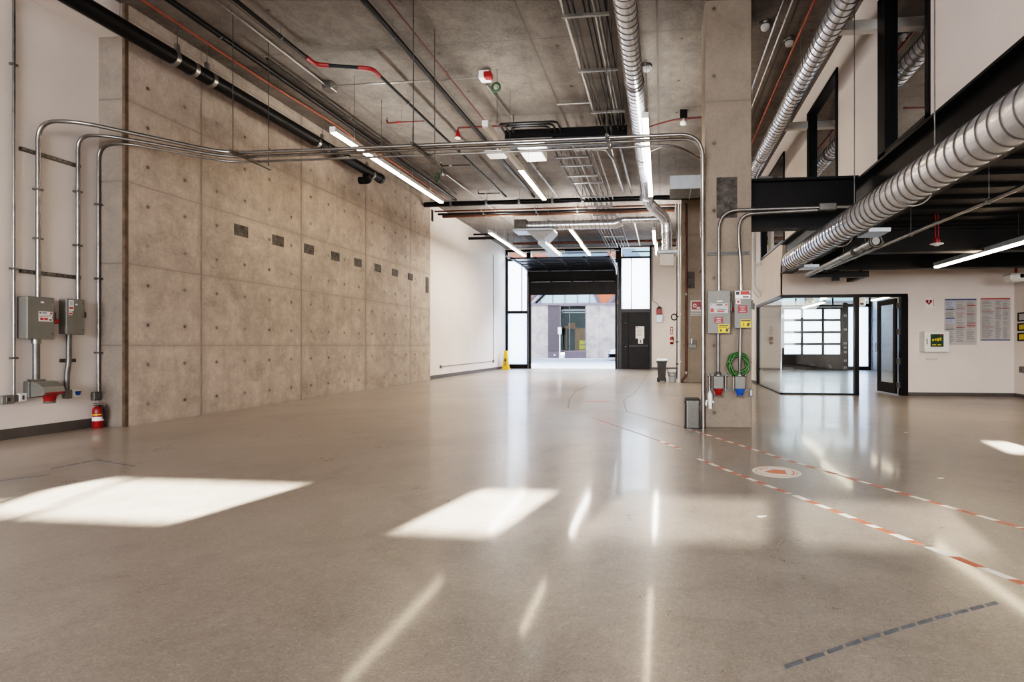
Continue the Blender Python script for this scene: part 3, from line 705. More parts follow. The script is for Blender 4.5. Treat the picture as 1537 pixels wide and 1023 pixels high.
b = MB(); b._add([(-3.75, 14.2, 4.29), (-2.98, 14.2, 4.29), (-2.98, 14.8, 4.29), (-3.75, 14.8, 4.29), (-3.56, 14.45, 4.12), (-3.32, 14.45, 4.12), (-3.32, 15.2, 4.12), (-3.56, 15.2, 4.12)], [(0, 3, 2, 1), (4, 5, 6, 7), (0, 1, 5, 4), (1, 2, 6, 5), (2, 3, 7, 6), (3, 0, 4, 7)]); b.build('hood', 'light_grey', r)
MB().box((-3.55, 14.7, 4.02), (-3.33, 16.9, 4.16), .012).build('chute', 'light_grey', r)
r = thing('spiral_duct', 'silver spiral duct high along the white upper wall at right', 'duct', (2.06, 5, 4.87))
spiral(MB(), 2.06, 5.0, -3, 13.5, .135).build('duct_run', ['duct', 'duct_seam'], r)
straps(r, [(2.06, y, 5.0) for y in (5.0, 8.0, 11.0)], .135, CEIL)
for y in (6.9, 9.9, 13.0): MB().box((2.195, y-.06, 5.08), (2.69, y+.06, 5.2)).build('wall_bracket', 'white', r)
r = thing('spiral_duct', 'big silver spiral duct under the mezzanine edge at right, nearest the camera', 'duct', (2.1, 3, 2.28))
spiral(MB(), 2.09, 2.42, -3, 8.42, .145, .115, dx=-.07).build('duct_run', ['duct', 'duct_seam'], r)
MB().lathe((2.02, 8.42, 2.42), [(.152, 0), (.152, .02), (.02, .03)], 28, 'y').build('end_cap', 'light_grey', r)
MB().cyl((2.66, 4.93, 2.7), (2.66, 4.93, 3.0), .006, 6)
for y in (4.55, 6.35): MB().torus((2.07, y, 2.42), .165, .006, 'y', 24, 6).cyl((2.245, y, 2.42), (2.245, y, CEIL), .006, 6).build('hanger_rod', 'galv', r)
for y in (5.65, 8.1): MB().box((2.14, y, 2.28), (2.36, y+.32, 2.32)).build('side_grille', 'light_grey', r)
r = thing('rectangular_duct', 'grey and white boxed duct section hanging beside the concrete pier', 'duct', (.58, 13.1, 4.9))
MB().box((.21, 12.7, 4.9), (.96, 13.6, 5.2), .012).build('casing', 'galv_dull', r)
MB().box((.20, 12.69, 4.89), (.97, 12.72, 5.21)).box((.7, 12.7, 4.885), (.72, 13.6, 4.9)).build('seam', 'light_grey', r)
MB().cyl((.35, 13.1, 5.2), (.35, 13.1, CEIL), .006, 6).build('hanger_rod', 'galv', r)

# ------------------------------------------------------------------ big black drain pipe along the concrete wall
r = thing('drain_pipe', 'thick black pipe slung high along the concrete wall, capped at its far end', 'pipe', (-6.75, 6, 4.97))
MB().tube([(-6.75, -4, 5.06), (-6.75, 11.9, 5.12)], .105, 20).build('pipe_run', 'black_pipe', r)
for y in (6.55, 6.85, 7.15, 9.55, 9.85, 11.5):
    MB().tube([(-6.75, y-.03, 5.09), (-6.75, y+.03, 5.09)], .114, 20).build('coupling', 'galv', r)
for y in (6.62, 7.1, 9.75, 11.35):
    MB().box((-6.78, y-.03, 5.20), (-6.72, y+.03, 5.32), .01).cyl((-6.75, y, 5.3), (-6.75, y, CEIL), .006, 6).build('hanger', 'galv', r)
MB().tube(fil([(-6.75, 11.3, 5.02), (-6.75, 11.42, 4.93), (-6.98, 11.42, 4.93)], .08), .085, 16).build('branch_elbow', 'black_pipe', r)
MB().lathe((-6.75, 11.9, 5.12), [(.116, -.06), (.116, .03), (.07, .07), (.02, .08)], 20, 'y').build('end_cap', 'black_pipe', r)

# ------------------------------------------------------------------ ceiling pipes and cables
def run(name, label, cat, pts, r, mat_, clamps=(), rad=.12, group=None, seg=10, top=CEIL):
    t = thing(name, label, cat, pts[len(pts)//2], group)
    MB().tube(fil(pts, rad), r, seg).build('run', mat_, t)
    for c in clamps:
        MB().torus(c, r+.006, .006, 'y', 14, 5).cyl((c[0], c[1], c[2]+r), (c[0], c[1], top), .004, 5).build('clamp', 'galv_dull', t)
    return t
t = run('sprinkler_pipe', 'black sprinkler pipe that doglegs between two red couplings', 'pipe', [(-5.45, -3, 5.5), (-5.4, 7.63, 5.5), (-4.58, 7.84, 5.5), (-4.58, 14.98, 5.5)], .028, 'black_pipe', [(-5.42, 4.5, 5.5), (-5.41, 6.9, 5.5), (-4.58, 9.0, 5.5), (-4.58, 11.4, 5.5), (-4.58, 13.8, 5.5)])
MB().tube(fil([(-5.4, 7.42, 5.5), (-5.4, 7.63, 5.5), (-5.2, 7.68, 5.5)], .1), .036, 10).build('red_coupling', 'red', t)
MB().tube(fil([(-4.78, 7.79, 5.5), (-4.58, 7.84, 5.5), (-4.58, 8.05, 5.5)], .1), .036, 10).build('red_coupling', 'red', t)
run('sprinkler_pipe', 'straight black sprinkler pipe left of the central unlit lamp', 'pipe', [(-3.79, -3, 5.48), (-3.74, 15.0, 5.48)], .042, 'black_pipe', [(-3.78, y, 5.48) for y in (5.2, 7.0, 9.2, 12.2)])
run('conduit', 'thin dark red conduit beside the straight black sprinkler pipe', 'conduit', [(-3.6, -3, 5.62), (-3.55, 10.3, 5.62)], .013, 'darkred', [(-3.57, y, 5.62) for y in (6.0, 8.4)])
run('sprinkler_pipe', 'black pipe above the concrete wall, between the drain pipe and the lamps', 'pipe', [(-6.22, -3, 5.45), (-6.12, 14.98, 5.45)], .04, 'black_pipe', [(-6.18, y, 5.45) for y in (6.7, 9.0, 11.5)])
run('conduit', 'slim black conduit just right of the black pipe above the concrete wall', 'conduit', [(-6.03, 7.4, 5.5), (-5.95, 14.6, 5.5)], .02, 'black_pipe', [(-6.0, 9.5, 5.5)])
t = run('conduit', 'silver conduit running from the top left to a junction box, then across to the strobe', 'conduit', [(-5.85, -3, 5.64), (-5.83, 8.55, 5.64), (-3.1, 8.55, 5.64)], .014, 'galv', [(-5.84, 6.5, 5.64)], .1)
MB().box((-5.9, 8.5, 5.58), (-5.72, 8.68, CEIL), .01).build('junction_box', 'galv', t)
run('cable', 'orange cable strung along the ceiling edge above the concrete wall', 'cable', [(-6.4, -3, 5.35), (-6.36, 5.8, 5.35), (-6.31, 7.7, 5.32), (-6.26, 9.6, 5.36), (-6.24, 10.4, 5.28), (-6.2, 11.0, 5.34), (-6.18, 14.5, 5.32)], .014, 'orange', [(-6.3, 8.0, 5.33), (-6.24, 10.4, 5.3)], .5, seg=8)
run('conduit', 'silver conduit leading from the strobe back toward the black trough', 'conduit', [(-3.02, 8.75, 5.62), (-2.96, 10.0, 5.62)], .018, 'galv')
run('pipe', 'grey pipe running back from the middle of the hall, right of the unlit lamp', 'pipe', [(-3.08, 11.2, 5.42), (-3.0, 14.98, 5.42)], .03, 'galv_dull', [(-3.05, 12.5, 5.42)])
run('conduit', 'steel conduit on the ceiling right of the column, nearest the column', 'conduit', [(1.54, -3, 5.5), (1.55, 11.5, 5.5)], .024, 'galv', [(1.54, 6.5, 5.5), (1.54, 9.5, 5.5)])
run('conduit', 'thin pale conduit on the ceiling between the steel one and the orange one', 'conduit', [(1.67, -3, 5.5), (1.66, 11.8, 5.5)], .012, 'offwhite', [(1.67, 7.2, 5.5)])
run('conduit', 'orange red conduit on the ceiling beside the high spiral duct', 'conduit', [(1.96, -3, 5.52), (1.95, 8.0, 5.52), (1.97, 12.5, 5.52)], .018, 'orange', [(1.95, 7.9, 5.52)])
# sprinkler branch lines
def branch(x0, x1, y, z, label, drop=True):
    t = thing('sprinkler_branch', label, 'pipe', ((x0+x1)/2, y, z), 'short sprinkler branches')
    MB().tube(fil([(x0, y, z+.06), (x0, y, z), (x1, y, z)], .03), .017, 8).build('branch_pipe', 'darkred' if drop else 'black_pipe', t)
    MB().lathe((x0, y, z+.06), [(.022, 0), (.03, .02), (.012, .04)], 10).build('sprinkler_head', 'galv', t)
    MB().cyl((x0+.3, y, z), (x0+.3, y, CEIL), .004, 5).build('hanger', 'galv_dull', t)
    MB().tube([(x0+.2, y, z), (x0+.27, y, z)], .024, 8).build('coupling', 'galv' if not drop else 'red', t)
br = branch(-5.36, -4.6, 9.70, 5.46, 'short red sprinkler branch left of the doglegged pipe, nearest the camera')
branch(-5.33, -4.6, 12.15, 5.46, 'short dark sprinkler branch with silver coupling, the middle one', False)
branch(-5.25, -4.6, 14.5, 5.46, 'short dark sprinkler branch nearest the crosswise main pipe', False)
t = thing('sprinkler_branch', 'red sprinkler pipe with a drop head crossing above the unlit lamp', 'pipe', (-3.6, 10.15, 5.5))
MB().tube(fil([(-4.08, 10.1, 5.40), (-4.08, 10.1, 5.48), (-3.1, 10.1, 5.48)], .04), .02, 8).build('branch_pipe', 'darkred', t)
MB().cyl((-3.4, 10.1, 5.48), (-3.4, 10.1, CEIL), .004, 5).build('hanger', 'galv_dull', t)
MB().lathe((-4.08, 10.1, 5.28), [(.05, 0), (.06, .02), (.045, .05), (.04, .1), (.02, .14)], 14).build('sprinkler_head', 'red', t)
MB().lathe((-4.08, 10.1, 5.25), [(.03, 0), (.06, .01), (.05, .035)], 14).build('escutcheon', 'white', t)
t = thing('sprinkler_branch', 'dark red sprinkler pipe crossing from the long duct to the column', 'pipe', (.3, 10.4, 5.55))
MB().tube(fil([(-.3, 10.55, 5.50), (.25, 10.35, 5.56), (.95, 10.3, 5.56)], .2), .02, 8).build('branch_pipe', 'darkred', t)
MB().box((.36, 10.28, 5.56), (.5, 10.38, CEIL)).build('bracket', 'black_pipe', t)
MB().lathe((.43, 10.33, 5.44), [(.03, 0), (.07, .01), (.075, .05), (.03, .09), (.02, .12)], 16).build('sprinkler_head', 'offwhite', t)
t = thing('alarm_strobe', 'red and white ceiling strobe with a green cord by the silver conduit', 'alarm', (-2.9, 8.5, 5.5))
MB().box((-3.06, 8.45, 5.58), (-2.88, 8.62, CEIL), .01).build('base', 'white', t)
MB().box((-2.95, 8.38, 5.56), (-2.82, 8.5, 5.66), .012).build('strobe', 'red', t)
MB().torus((-2.84, 8.72, 5.55), .07, .02, 'y', 18, 6).build('cord', 'green_cord', t)
t = thing('pendant_cord', 'small grey fitting with a green cord over the front lamp row end', 'cord', (-5.8, 13.1, 5.5))
MB().lathe((-5.7, 13.1, 5.55), [(.05, 0), (.07, .05), (.03, .17)], 12).build('fitting', 'galv', t)
MB().torus((-5.85, 13.1, 5.5), .09, .02, 'y', 16, 6, .6, 1.3).build('cord', 'green_cord', t)
run('conduit', 'thin silver conduit running back from the fitting over the front lamp row', 'conduit', [(-5.65, 13.2, 5.6), (-5.5, 18.5, 5.6)], .016, 'galv')
for x, y, lab in ((-.25, 8.6, 'small round detector on the ceiling just right of the long spiral duct'), (1.48, 7.65, 'small round detector on the ceiling behind the steel conduit right of the column'), (1.92, 8.1, 'faint round detector on the ceiling behind the orange conduit')):
    t = thing('smoke_detector', lab, 'detector', (x, y, 5.6), 'ceiling detectors')
    MB().lathe((x, y, 5.6), [(.025, .02), (.055, .03), (.065, .06), (.065, .085)], 20).build('dome', 'paper_grey', t)
    MB().lathe((x, y, 5.68), [(.09, 0), (.10, .015), (.10, .04)], 20).build('base', 'steel_dark', t)
t = thing('junction_box', 'grey box with a thin wire on the ceiling behind the column conduits', 'box', (.2, 11.6, 5.6))
MB().box((.16, 11.55, 5.62), (.24, 11.63, CEIL), .008).build('box', 'galv_dull', t)
MB().tube(fil([(-.4, 12.0, 5.5), (.2, 11.6, 5.58), (.9, 12.2, 5.45)], .3), .008, 6).build('wire', 'offwhite', t)

# ------------------------------------------------------------------ crosswise mains
t = run('sprinkler_main', 'thick black main pipe crossing the hall at the end of the concrete wall', 'pipe', [(-7.15, 15.1, 5.36), (1.6, 15.1, 5.36)], .075, 'black_pipe', [], seg=14)
for x in (-6.3, -5.2, -4.2, -3.2, -2.3, -.6): MB().cyl((x, 15.1, 5.43), (x, 15.1, CEIL), .007, 6).box((x-.03, 15.01, 5.3), (x+.03, 15.19, 5.44)).build('hanger', 'galv', t)
for k, (y, z, r_, x0, m_, lab) in enumerate(((15.75, 5.32, .026, -7.12, 'copper', 'thin copper pipe crossing behind the black main, topmost of three'), (15.95, 5.28, .034, -7.1, 'black_pipe', 'dark pipe crossing behind the black main, middle of three'), (16.2, 5.27, .05, -7.05, 'copper', 'thick brown insulated pipe crossing behind the black main, lowest of three'))):
    t = run('pipe', lab, 'pipe', [(x0, y, z), (.4, y, z)], r_, m_, [], group='pipes behind the main', seg=12)
    for x in (-5.6, -3.9, -2.6): MB().cyl((x, y, z+r_*.8), (x, y, CEIL), .006, 6).box((x-.02, y-r_-.008, z-r_-.008), (x+.02, y+r_+.008, z+r_*.5)).build('hanger', 'galv', t)
run('pipe', 'dark pipe stub projecting from the far white wall, the higher one', 'pipe', [(-7.40, 19.9, 5.48), (-6.6, 19.9, 5.48)], .035, 'black_pipe', [(-6.9, 19.9, 5.48)])
run('pipe', 'dark pipe stub projecting from the far white wall, the lower thicker one', 'pipe', [(-7.40, 19.4, 5.22), (-6.3, 19.4, 5.22)], .055, 'black_pipe', [(-6.8, 19.4, 5.22)])
run('conduit', 'thin white conduit running back above the far right lamp', 'conduit', [(-.86, 16.6, 5.0), (-.84, 20.3, 5.0)], .022, 'offwhite', [(-.85, 18, 5.0)])
run('pipe', 'dark pipe crossing just before the back wall under the ceiling', 'pipe', [(-6.4, 22.0, 5.5), (2.0, 22.0, 5.5)], .06, 'copper', [(-4, 22.0, 5.5), (-1, 22.0, 5.5)])
run('conduit', 'silver conduit bending back from the conduit fan toward the black main', 'conduit', [(-2.0, 11.75, 5.55), (-1.25, 11.75, 5.55), (-1.15, 12.2, 5.5), (-1.1, 15.0, 5.5)], .028, 'galv', [], .12)
run('conduit', 'steel channel running back right of the conduit fan', 'conduit', [(-.92, 10.9, 5.5), (-.86, 15.0, 5.5)], .03, 'steel_dark', [(-.9, 12.4, 5.5)])

# ------------------------------------------------------------------ ceiling conduit bundles and the black trough they enter
def bundle(xs, y0, y1, z, mats, place, group, fan=0.0):
    first = {}
    for i, x in enumerate(xs):
        m_ = mats[i % len(mats)]
        xx = x+fan*(i-len(xs)/2)
        lab = '%s conduit in the %s, %s from its left edge' % ({'galv': 'silver', 'black_pipe': 'black', 'galv_dull': 'dull grey', 'copper': 'brown'}[m_], place, ORD[i])
        if m_ in first:
            f, fx = first[m_]; dup(f, (x-fx, 0, 0), lab, group)
        else:
            o = MB().tube([(x, y0, z), (xx, y1, z)], .014 if i % 3 else .019, 8).build('conduit', m_)
            tag(o, lab, 'conduit', group); first[m_] = (o, x)
bundle([-1.235, -1.165, -1.10, -.965, -.90, -.84, -.785, -.70], -3, 9.9, 5.34, ['galv', 'black_pipe', 'black_pipe', 'black_pipe', 'black_pipe', 'galv', 'galv_dull', 'black_pipe'], 'front ceiling bundle', 'front ceiling conduits')
bundle([-2.32, -2.22, -2.10, -2.0, -1.88, -1.76, -1.64, -1.52, -1.40], 10.42, 22.5, 5.34, ['black_pipe', 'galv_dull', 'copper', 'black_pipe', 'galv', 'copper', 'black_pipe', 'copper', 'galv_dull'], 'rear ceiling fan', 'rear ceiling conduits')
def strut(x0, x1, y, z, label, group):
    t = thing('strut_hanger', label, 'hanger', ((x0+x1)/2, y, z), group)
    b = MB().box((x0, y-.018, z-.018), (x1, y+.018, z+.018)); b.build('channel', 'galv', t)
    for x in (x0+.02, x1-.02): MB().cyl((x, y, z+.018), (x, y, CEIL), .006, 6).build('rod', 'galv_dull', t)
    return t
s0 = strut(-1.27, -.66, 6.55, 5.30, 'silver strut hanger under the front conduits, nearest the camera', 'front conduit hangers')
dup(s0, (0, 1.33, 0), 'silver strut hanger under the front conduits, the middle one', 'front conduit hangers')
dup(s0, (0, 2.75, 0), 'silver strut hanger under the front conduits, the one before the black trough', 'front conduit hangers')
s1 = strut(-2.37, -1.62, 11.45, 5.30, 'silver strut hanger under the rear conduit fan, nearest the black trough', 'rear conduit hangers')
for k, (y, dx) in enumerate(((12.0, .02), (12.75, .05), (13.3, .10), (14.6, .12), (15.6, .15), (16.7, .16), (18.3, .16), (20, .16))):
    dup(s1, (dx, y-11.45, 0), 'silver strut hanger under the rear conduit fan, %s from the black trough' % ORD[k+1], 'rear conduit hangers')
r = thing('cable_trough', 'black ceiling trough box across the hall where the conduits gather', 'trough', (-1.85, 10.15, 5.1))
MB().box((-3.05, 9.9, 5.12), (-.66, 10.4, 5.31), .01).build('box', 'black', r)
MB().box((-3.05, 9.86, 5.08), (-2.1, 9.92, 5.12)).build('front_rail', 'galv', r)
MB().box((-2.9, 9.95, 5.09), (-2.3, 10.35, 5.12)).build('bottom_lip', 'light_grey', r)
for x in (-2.95, -.8): MB().cyl((x, 10.15, 5.31), (x, 10.15, CEIL), .008, 6).build('rod', 'steel_dark', r)
for k in range(3):
    o = MB().tube(fil([(-3.02+k*.09, 9.905, 5.22), (-3.02+k*.09, 9.42+k*.09, 5.22), (-1.92-k*.10, 9.42+k*.09, 5.22), (-1.92-k*.10, 9.905, 5.22)], .10), .022, 8).build('conduit', 'black_pipe')
    tag(o, 'black looped conduit before the trough, %s of the nested three' % ['outermost', 'middle', 'innermost'][k], 'conduit', 'nested black loops')
o = MB().tube(fil([(-1.9, 9.36, 5.5), (-1.3, 9.36, 5.5)], .05), .016, 8).build('conduit', 'galv'); tag(o, 'short silver conduit crossing between black loops and front bundle', 'conduit')
for k, x in enumerate((-1.1, -1.0, -.85, -.75)):
    o = MB().tube(fil([(x+.03, 9.5, 5.40), (x+.03, 9.72, 5.40), (x+.03, 9.72, 5.2), (x+.03, 9.905, 5.2)], .06), .02, 8).build('conduit', 'black_pipe')
    tag(o, 'black gooseneck conduit dropping into the trough, %s from the left' % ORD[k], 'conduit', 'goosenecks at the trough')
r = thing('ceiling_unit', 'white ceiling fan unit with two round ports beside the unlit lamp', 'vent', (-2.9, 11.1, 5.2))
MB().box((-3.02, 10.9, 5.22), (-2.55, 11.45, 5.45), .02).build('casing', 'white', r)
for y in (10.98, 11.25): MB().lathe((-3.02, y, 5.33), [(.02, -.02), (.07, -.02), (.085, 0)], 16, 'x').build('port', 'offwhite', r)
for x in (-2.95, -2.62): MB().cyl((x, 11.2, 5.45), (x, 11.2, CEIL), .006, 6).build('rod', 'galv', r)
r = thing('access_point', 'flat white square ceiling panel left of the fan unit', 'panel', (-3.65, 11.2, 5.5))
MB().box((-3.86, 11.0, 5.30), (-3.46, 11.42, 5.36), .02).build('panel', 'white', r)
MB().cyl((-3.6, 11.2, 5.36), (-3.66, 11.2, CEIL), .02, 8).build('stem', 'white', r)
t = thing('camera_mount', 'brown knuckle bracket hanging by the lamp under the conduits', 'bracket', (-3.2, 11.35, 5.2))
MB().lathe((-3.22, 11.35, 5.2), [(.03, 0), (.07, .03), (.05, .1), (.03, .14)], 12).build('knuckle', 'rust', t)
MB().cyl((-3.22, 11.35, 5.33), (-3.22, 11.35, CEIL), .014, 8).build('stem', 'galv_dull', t)

# ------------------------------------------------------------------ three conduits from the left wall across to the column
ZR = 3.83
def long_run(pts, lab, rad, r_):
    t = thing('conduit', lab, 'conduit', pts[0], 'conduits across the hall')
    MB().tube(fil(pts, rad, 10), r_, 12).build('run', 'galv', t); return t
t1 = long_run([(-7.56, 5.585, 1.69), (-7.56, 5.585, ZR), (-7.1, 5.63, ZR), (-6.17, 6.78, ZR), (-5.6, 6.80, ZR), (.53, 6.80, ZR), (.545, 7.0, ZR-.6), (.552, 7.02, .0)], 'tallest silver conduit rising from the large disconnect and crossing to the column', .30, .024)
t2 = long_run([(-7.56, 6.02, 1.69), (-7.56, 6.02, ZR), (-7.2, 6.05, ZR), (-6.25, 6.94, ZR), (-5.6, 6.95, ZR), (.54, 6.95, ZR), (.545, 7.2, 2.9), (.556, 7.3, 2.6)], 'middle silver conduit rising from the small disconnect and crossing the hall', .28, .022)
t3 = long_run([(-7.57, 6.275, .47), (-7.57, 6.275, ZR-.02), (-7.16, 6.262, ZR-.02), (-6.35, 7.08, ZR-.02), (-5.6, 7.1, ZR-.02), (.2, 7.1, ZR-.02), (.56, 7.45, ZR-.1)], 'slim silver conduit rising beside the concrete end face and crossing the hall', .20, .016)
for t, zs_, y in ((t1, (2.4, 3.0), 5.585), (t2, (2.4, 3.1), 6.02), (t3, (1.0, 2.0, 3.0), 6.275)):
    for z in zs_: MB().box((-7.6, y-.035, z-.012), (-7.53, y+.035, z+.012)).build('strap', 'galv_dull', t)
for k, (x, z0) in enumerate(((-5.92, ZR-.045), (-3.3, ZR-.045), (-.70, ZR-.045))):
    t = thing('trapeze_hanger', ['strut hanger with two rods near the left end of the crossing conduits', 'strut hanger with two rods over the middle of the crossing conduits', 'strut hanger on the crossing conduits beside the long spiral duct'][k], 'hanger', (x, 6.95, z0), 'hangers of the crossing conduits')
    MB().box((x-.02, 6.6, z0-.02), (x+.02, 7.34, z0+.02)).build('channel', 'steel_dark', t)
    for y in (6.64, 7.30): MB().cyl((x, y, z0-.04), (x, y, CEIL), .006, 6).build('rod', 'steel_dark', t)
t = thing('conduit', 'slim conduit on the white wall at the far left edge of the view', 'conduit', (-7.57, 5.356, .46))
MB().cyl((-7.575, 5.356, .5), (-7.575, 5.356, 5.27), .015, 10).build('run', 'galv', t)
for z in (.95, 2.0, 4.4): MB().box((-7.6, 5.325, z-.012), (-7.555, 5.387, z+.012)).build('strap', 'galv_dull', t)

# ------------------------------------------------------------------ left wall electrics
def unistrut_wall(y0, y1, z, label):
    b = MB().box((-7.6, y0, z-.022), (-7.565, y1, z+.022)).mat(1)
    n = int((y1-y0)/.06)
    for k in range(n): b.box((-7.566, y0+.02+k*.06, z-.008), (-7.5635, y0+.055+k*.06, z+.008))
    return tag(b.build('strut_channel', ['steel_dark', 'galv_dull']), label, 'channel')
unistrut_wall(5.42, 6.06, 3.44, 'slotted strut channel high on the left white wall')
unistrut_wall(5.42, 6.06, 1.985, 'slotted strut channel just above the two left wall disconnects')
unistrut_wall(5.84, 6.0, .905, 'short strut piece below the smaller left disconnect')

def disconnect(o, W, D, Hh, face, label, stickers, handle_red):
    """grey safety switch; face 'x': looks to +x from wall plane o[0]; 'y': looks to -y"""
    t = thing('disconnect_switch', label, 'switch', o, 'grey electrical disconnects')
    def B(u0, v0, w0, u1, v1, w1, bev=0.0, b=None):          # u along wall, v out of wall, w up
        b = b or MB()
        if face == 'x': return b.box((o[0]+v0, o[1]+u0, o[2]+w0), (o[0]+v1, o[1]+u1, o[2]+w1), bev)
        return b.box((o[0]+u0, o[1]-v0, o[2]+w0), (o[0]+u1, o[1]-v1, o[2]+w1), bev)
    B(0, 0, 0, W, D*.9, Hh, .006).build('enclosure', 'grey_box', t)
    d = B(-.004, D*.9, -.006, W+.004, D, Hh+.004, .006).build('door', 'grey_box', t)
    for w in (.1, .5, .88): B(W-.025, D, Hh*w, W-.008, D+.006, Hh*w+.02).build('latch', 'grey_dark', d)
    h = B(W+.004, D*.35, Hh*.50, W+.03, D*.8, Hh*.75, .008).build('handle_housing', 'grey_dark', t)
    B(W+.03, D*.4, Hh*.52 if handle_red else Hh*.48, W+.055, D*.75, Hh*.66 if not handle_red else Hh*.62, .01).build('handle', 'red' if handle_red else 'grey_dark', h)
    for (u0, w0, u1, w1, ms, rows) in stickers:
        b = B(u0*W, D, w0*Hh, u1*W, D+.0015, w1*Hh)
        b.mat(1)
        for (a0, c0, a1, c1, mi) in rows:
            b.mat(mi); B((u0+(u1-u0)*a0)*W, D+.0015, (w0+(w1-w0)*c0)*Hh, (u0+(u1-u0)*a1)*W, D+.0025, (w0+(w1-w0)*c1)*Hh, 0, b)
        b.build('sticker', ms, t)
    return t
wl = ['paper', 'print', 'print_red', 'print_blue']
danger = (.4, .42, .93, .66, wl, [(.04, .78, .2, .92, 1), (.27, .8, .6, .92, 3), (.82, .72, .95, .95, 2), (.05, .60, .92, .64, 1), (.05, .48, .9, .52, 1), (.1, .12, .35, .38, 2), (.4, .12, .65, .38, 2), (.75, .1, .95, .24, 1)])
disconnect((-7.6, 5.40, 1.18), .27, .15, .50, 'x', 'larger grey disconnect switch on the left white wall, red ball on its handle', [danger, (.48, .86, .6, .90, wl, [])], False)
t = thing('padlock_knob', 'red ball knob between the two left wall disconnects', 'knob', (-7.5, 5.70, 1.37))
MB().lathe((-7.47, 5.705, 1.365), [(.004, 0), (.022, .006), (.03, .03), (.022, .054), (.004, .06)], 16).build('ball', 'red', t)
MB().cyl((-7.55, 5.69, 1.395), (-7.48, 5.70, 1.395), .008, 8).build('stem', 'black', t)
disconnect((-7.6, 5.83, 1.245), .20, .12, .445, 'x', 'smaller grey disconnect switch on the left white wall, tall white sticker', [(.1, .66, .38, .97, ['paper', 'print', 'orange', 'print_pale'], [(.2, .5, .8, .9, 3), (.1, .18, .9, .36, 2)]), (.1, .54, .3, .64, wl, [(.1, .2, .9, .7, 2)]), (.48, .83, .6, .87, wl, [])], False)
t = thing('conduit', 'fat grey conduit from the larger left disconnect down to the red outlet', 'conduit', (-7.55, 5.54, .66))
MB().cyl((-7.54, 5.55, .68), (-7.54, 5.55, 1.19), .033, 14).build('run', 'galv_dull', t)
MB().cyl((-7.54, 5.55, 1.12), (-7.54, 5.55, 1.18), .042, 14).box((-7.58, 5.49, .66), (-7.49, 5.61, .69)).build('fitting', 'galv', t)
t = thing('conduit', 'grey offset conduit from the smaller left disconnect down to the blue outlet', 'conduit', (-7.56, 5.9, .5))
MB().tube(fil([(-7.555, 5.91, 1.25), (-7.555, 5.91, .87), (-7.565, 5.895, .74), (-7.565, 5.895, .52)], .08), .027, 12).build('run', 'galv_dull', t)
r = thing('pin_and_sleeve_outlet', 'grey angled power outlet with red sleeve on the left white wall', 'outlet', (-7.5, 5.6, .4))
MB().box((-7.6, 5.46, .47), (-7.52, 5.66, .67), .008).build('back_box', 'grey_dark', r)
b = MB().prism([(-7.525, .665), (-7.44, .655), (-7.36, .60), (-7.33, .53), (-7.35, .50), (-7.525, .48)], 'y', 5.48, 5.70); b.build('hood', 'grey_box', r)
b = MB().lathe((-7.42, 5.60, .42), [(.05, 0), (.055, .02), (.06, .05), (.075, .07), (.08, .095)], 20).build('sleeve', 'red', r)
MB().lathe((-7.42, 5.60, .395), [(.05, 0), (.056, .01), (.056, .025)], 20).build('cap', 'grey_dark', r)
MB().box((-7.34, 5.50, .515), (-7.325, 5.69, .535)).build('lip', 'red', r)
r = thing('outlet_box', 'grey box with white cover and blue socket on the left white wall', 'outlet', (-7.56, 5.97, .42))
MB().box((-7.6, 5.86, .42), (-7.53, 5.94, .53), .01).build('back_box', 'grey_box', r)
MB().box((-7.6, 5.945, .425), (-7.54, 6.05, .525), .01).build('cover', 'white', r)
MB().lathe((-7.535, 6.0, .478), [(.012, .012), (.026, .01), (.028, 0), (.028, -.01)], 16, 'x').build('socket', 'blue', r)
MB().box((-7.54, 5.975, .49), (-7.525, 6.03, .505)).build('flap', 'print', r)
r = thing('outlet_box', 'grey metal outlet box above the extinguisher beside the concrete', 'outlet', (-7.56, 6.27, .36))
MB().box((-7.6, 6.20, .36), (-7.55, 6.30, .475), .006).build('back_box', 'grey_box', r)
MB().box((-7.552, 6.205, .365), (-7.545, 6.295, .47), .004).build('cover', 'galv_dull', r)
for y in (6.225, 6.258): MB().box((-7.5455, y, .40), (-7.543, y+.02, .44)).build('socket', 'grey_dark', r)
r = thing('outlet_box', 'grey double gang box at the left edge of the white wall', 'outlet', (-7.56, 5.33, .42))
MB().box((-7.6, 5.22, .42), (-7.54, 5.345, .52), .008).build('back_box', 'grey_box', r)
MB().box((-7.545, 5.26, .435), (-7.538, 5.31, .505), .004).mat(1).box((-7.5385, 5.275, .45), (-7.536, 5.295, .49)).build('cover', ['galv_dull', 'print'], r)
r = thing('outlet_box', 'white outlet plate at the foot of the leftmost slim conduit', 'outlet', (-7.57, 5.42, .43))
MB().box((-7.6, 5.345, .435), (-7.55, 5.40, .515), .004).build('back_box', 'grey_dark', r)
MB().box((-7.6, 5.385, .43), (-7.545, 5.465, .53), .006).build('cover', 'white', r)
MB().box((-7.5455, 5.415, .455), (-7.543, 5.437, .505)).mat(1).box((-7.5435, 5.42, .46), (-7.5425, 5.432, .475)).box((-7.5435, 5.42, .485), (-7.5425, 5.432, .50)).build('socket', ['galv_dull', 'print'], r)

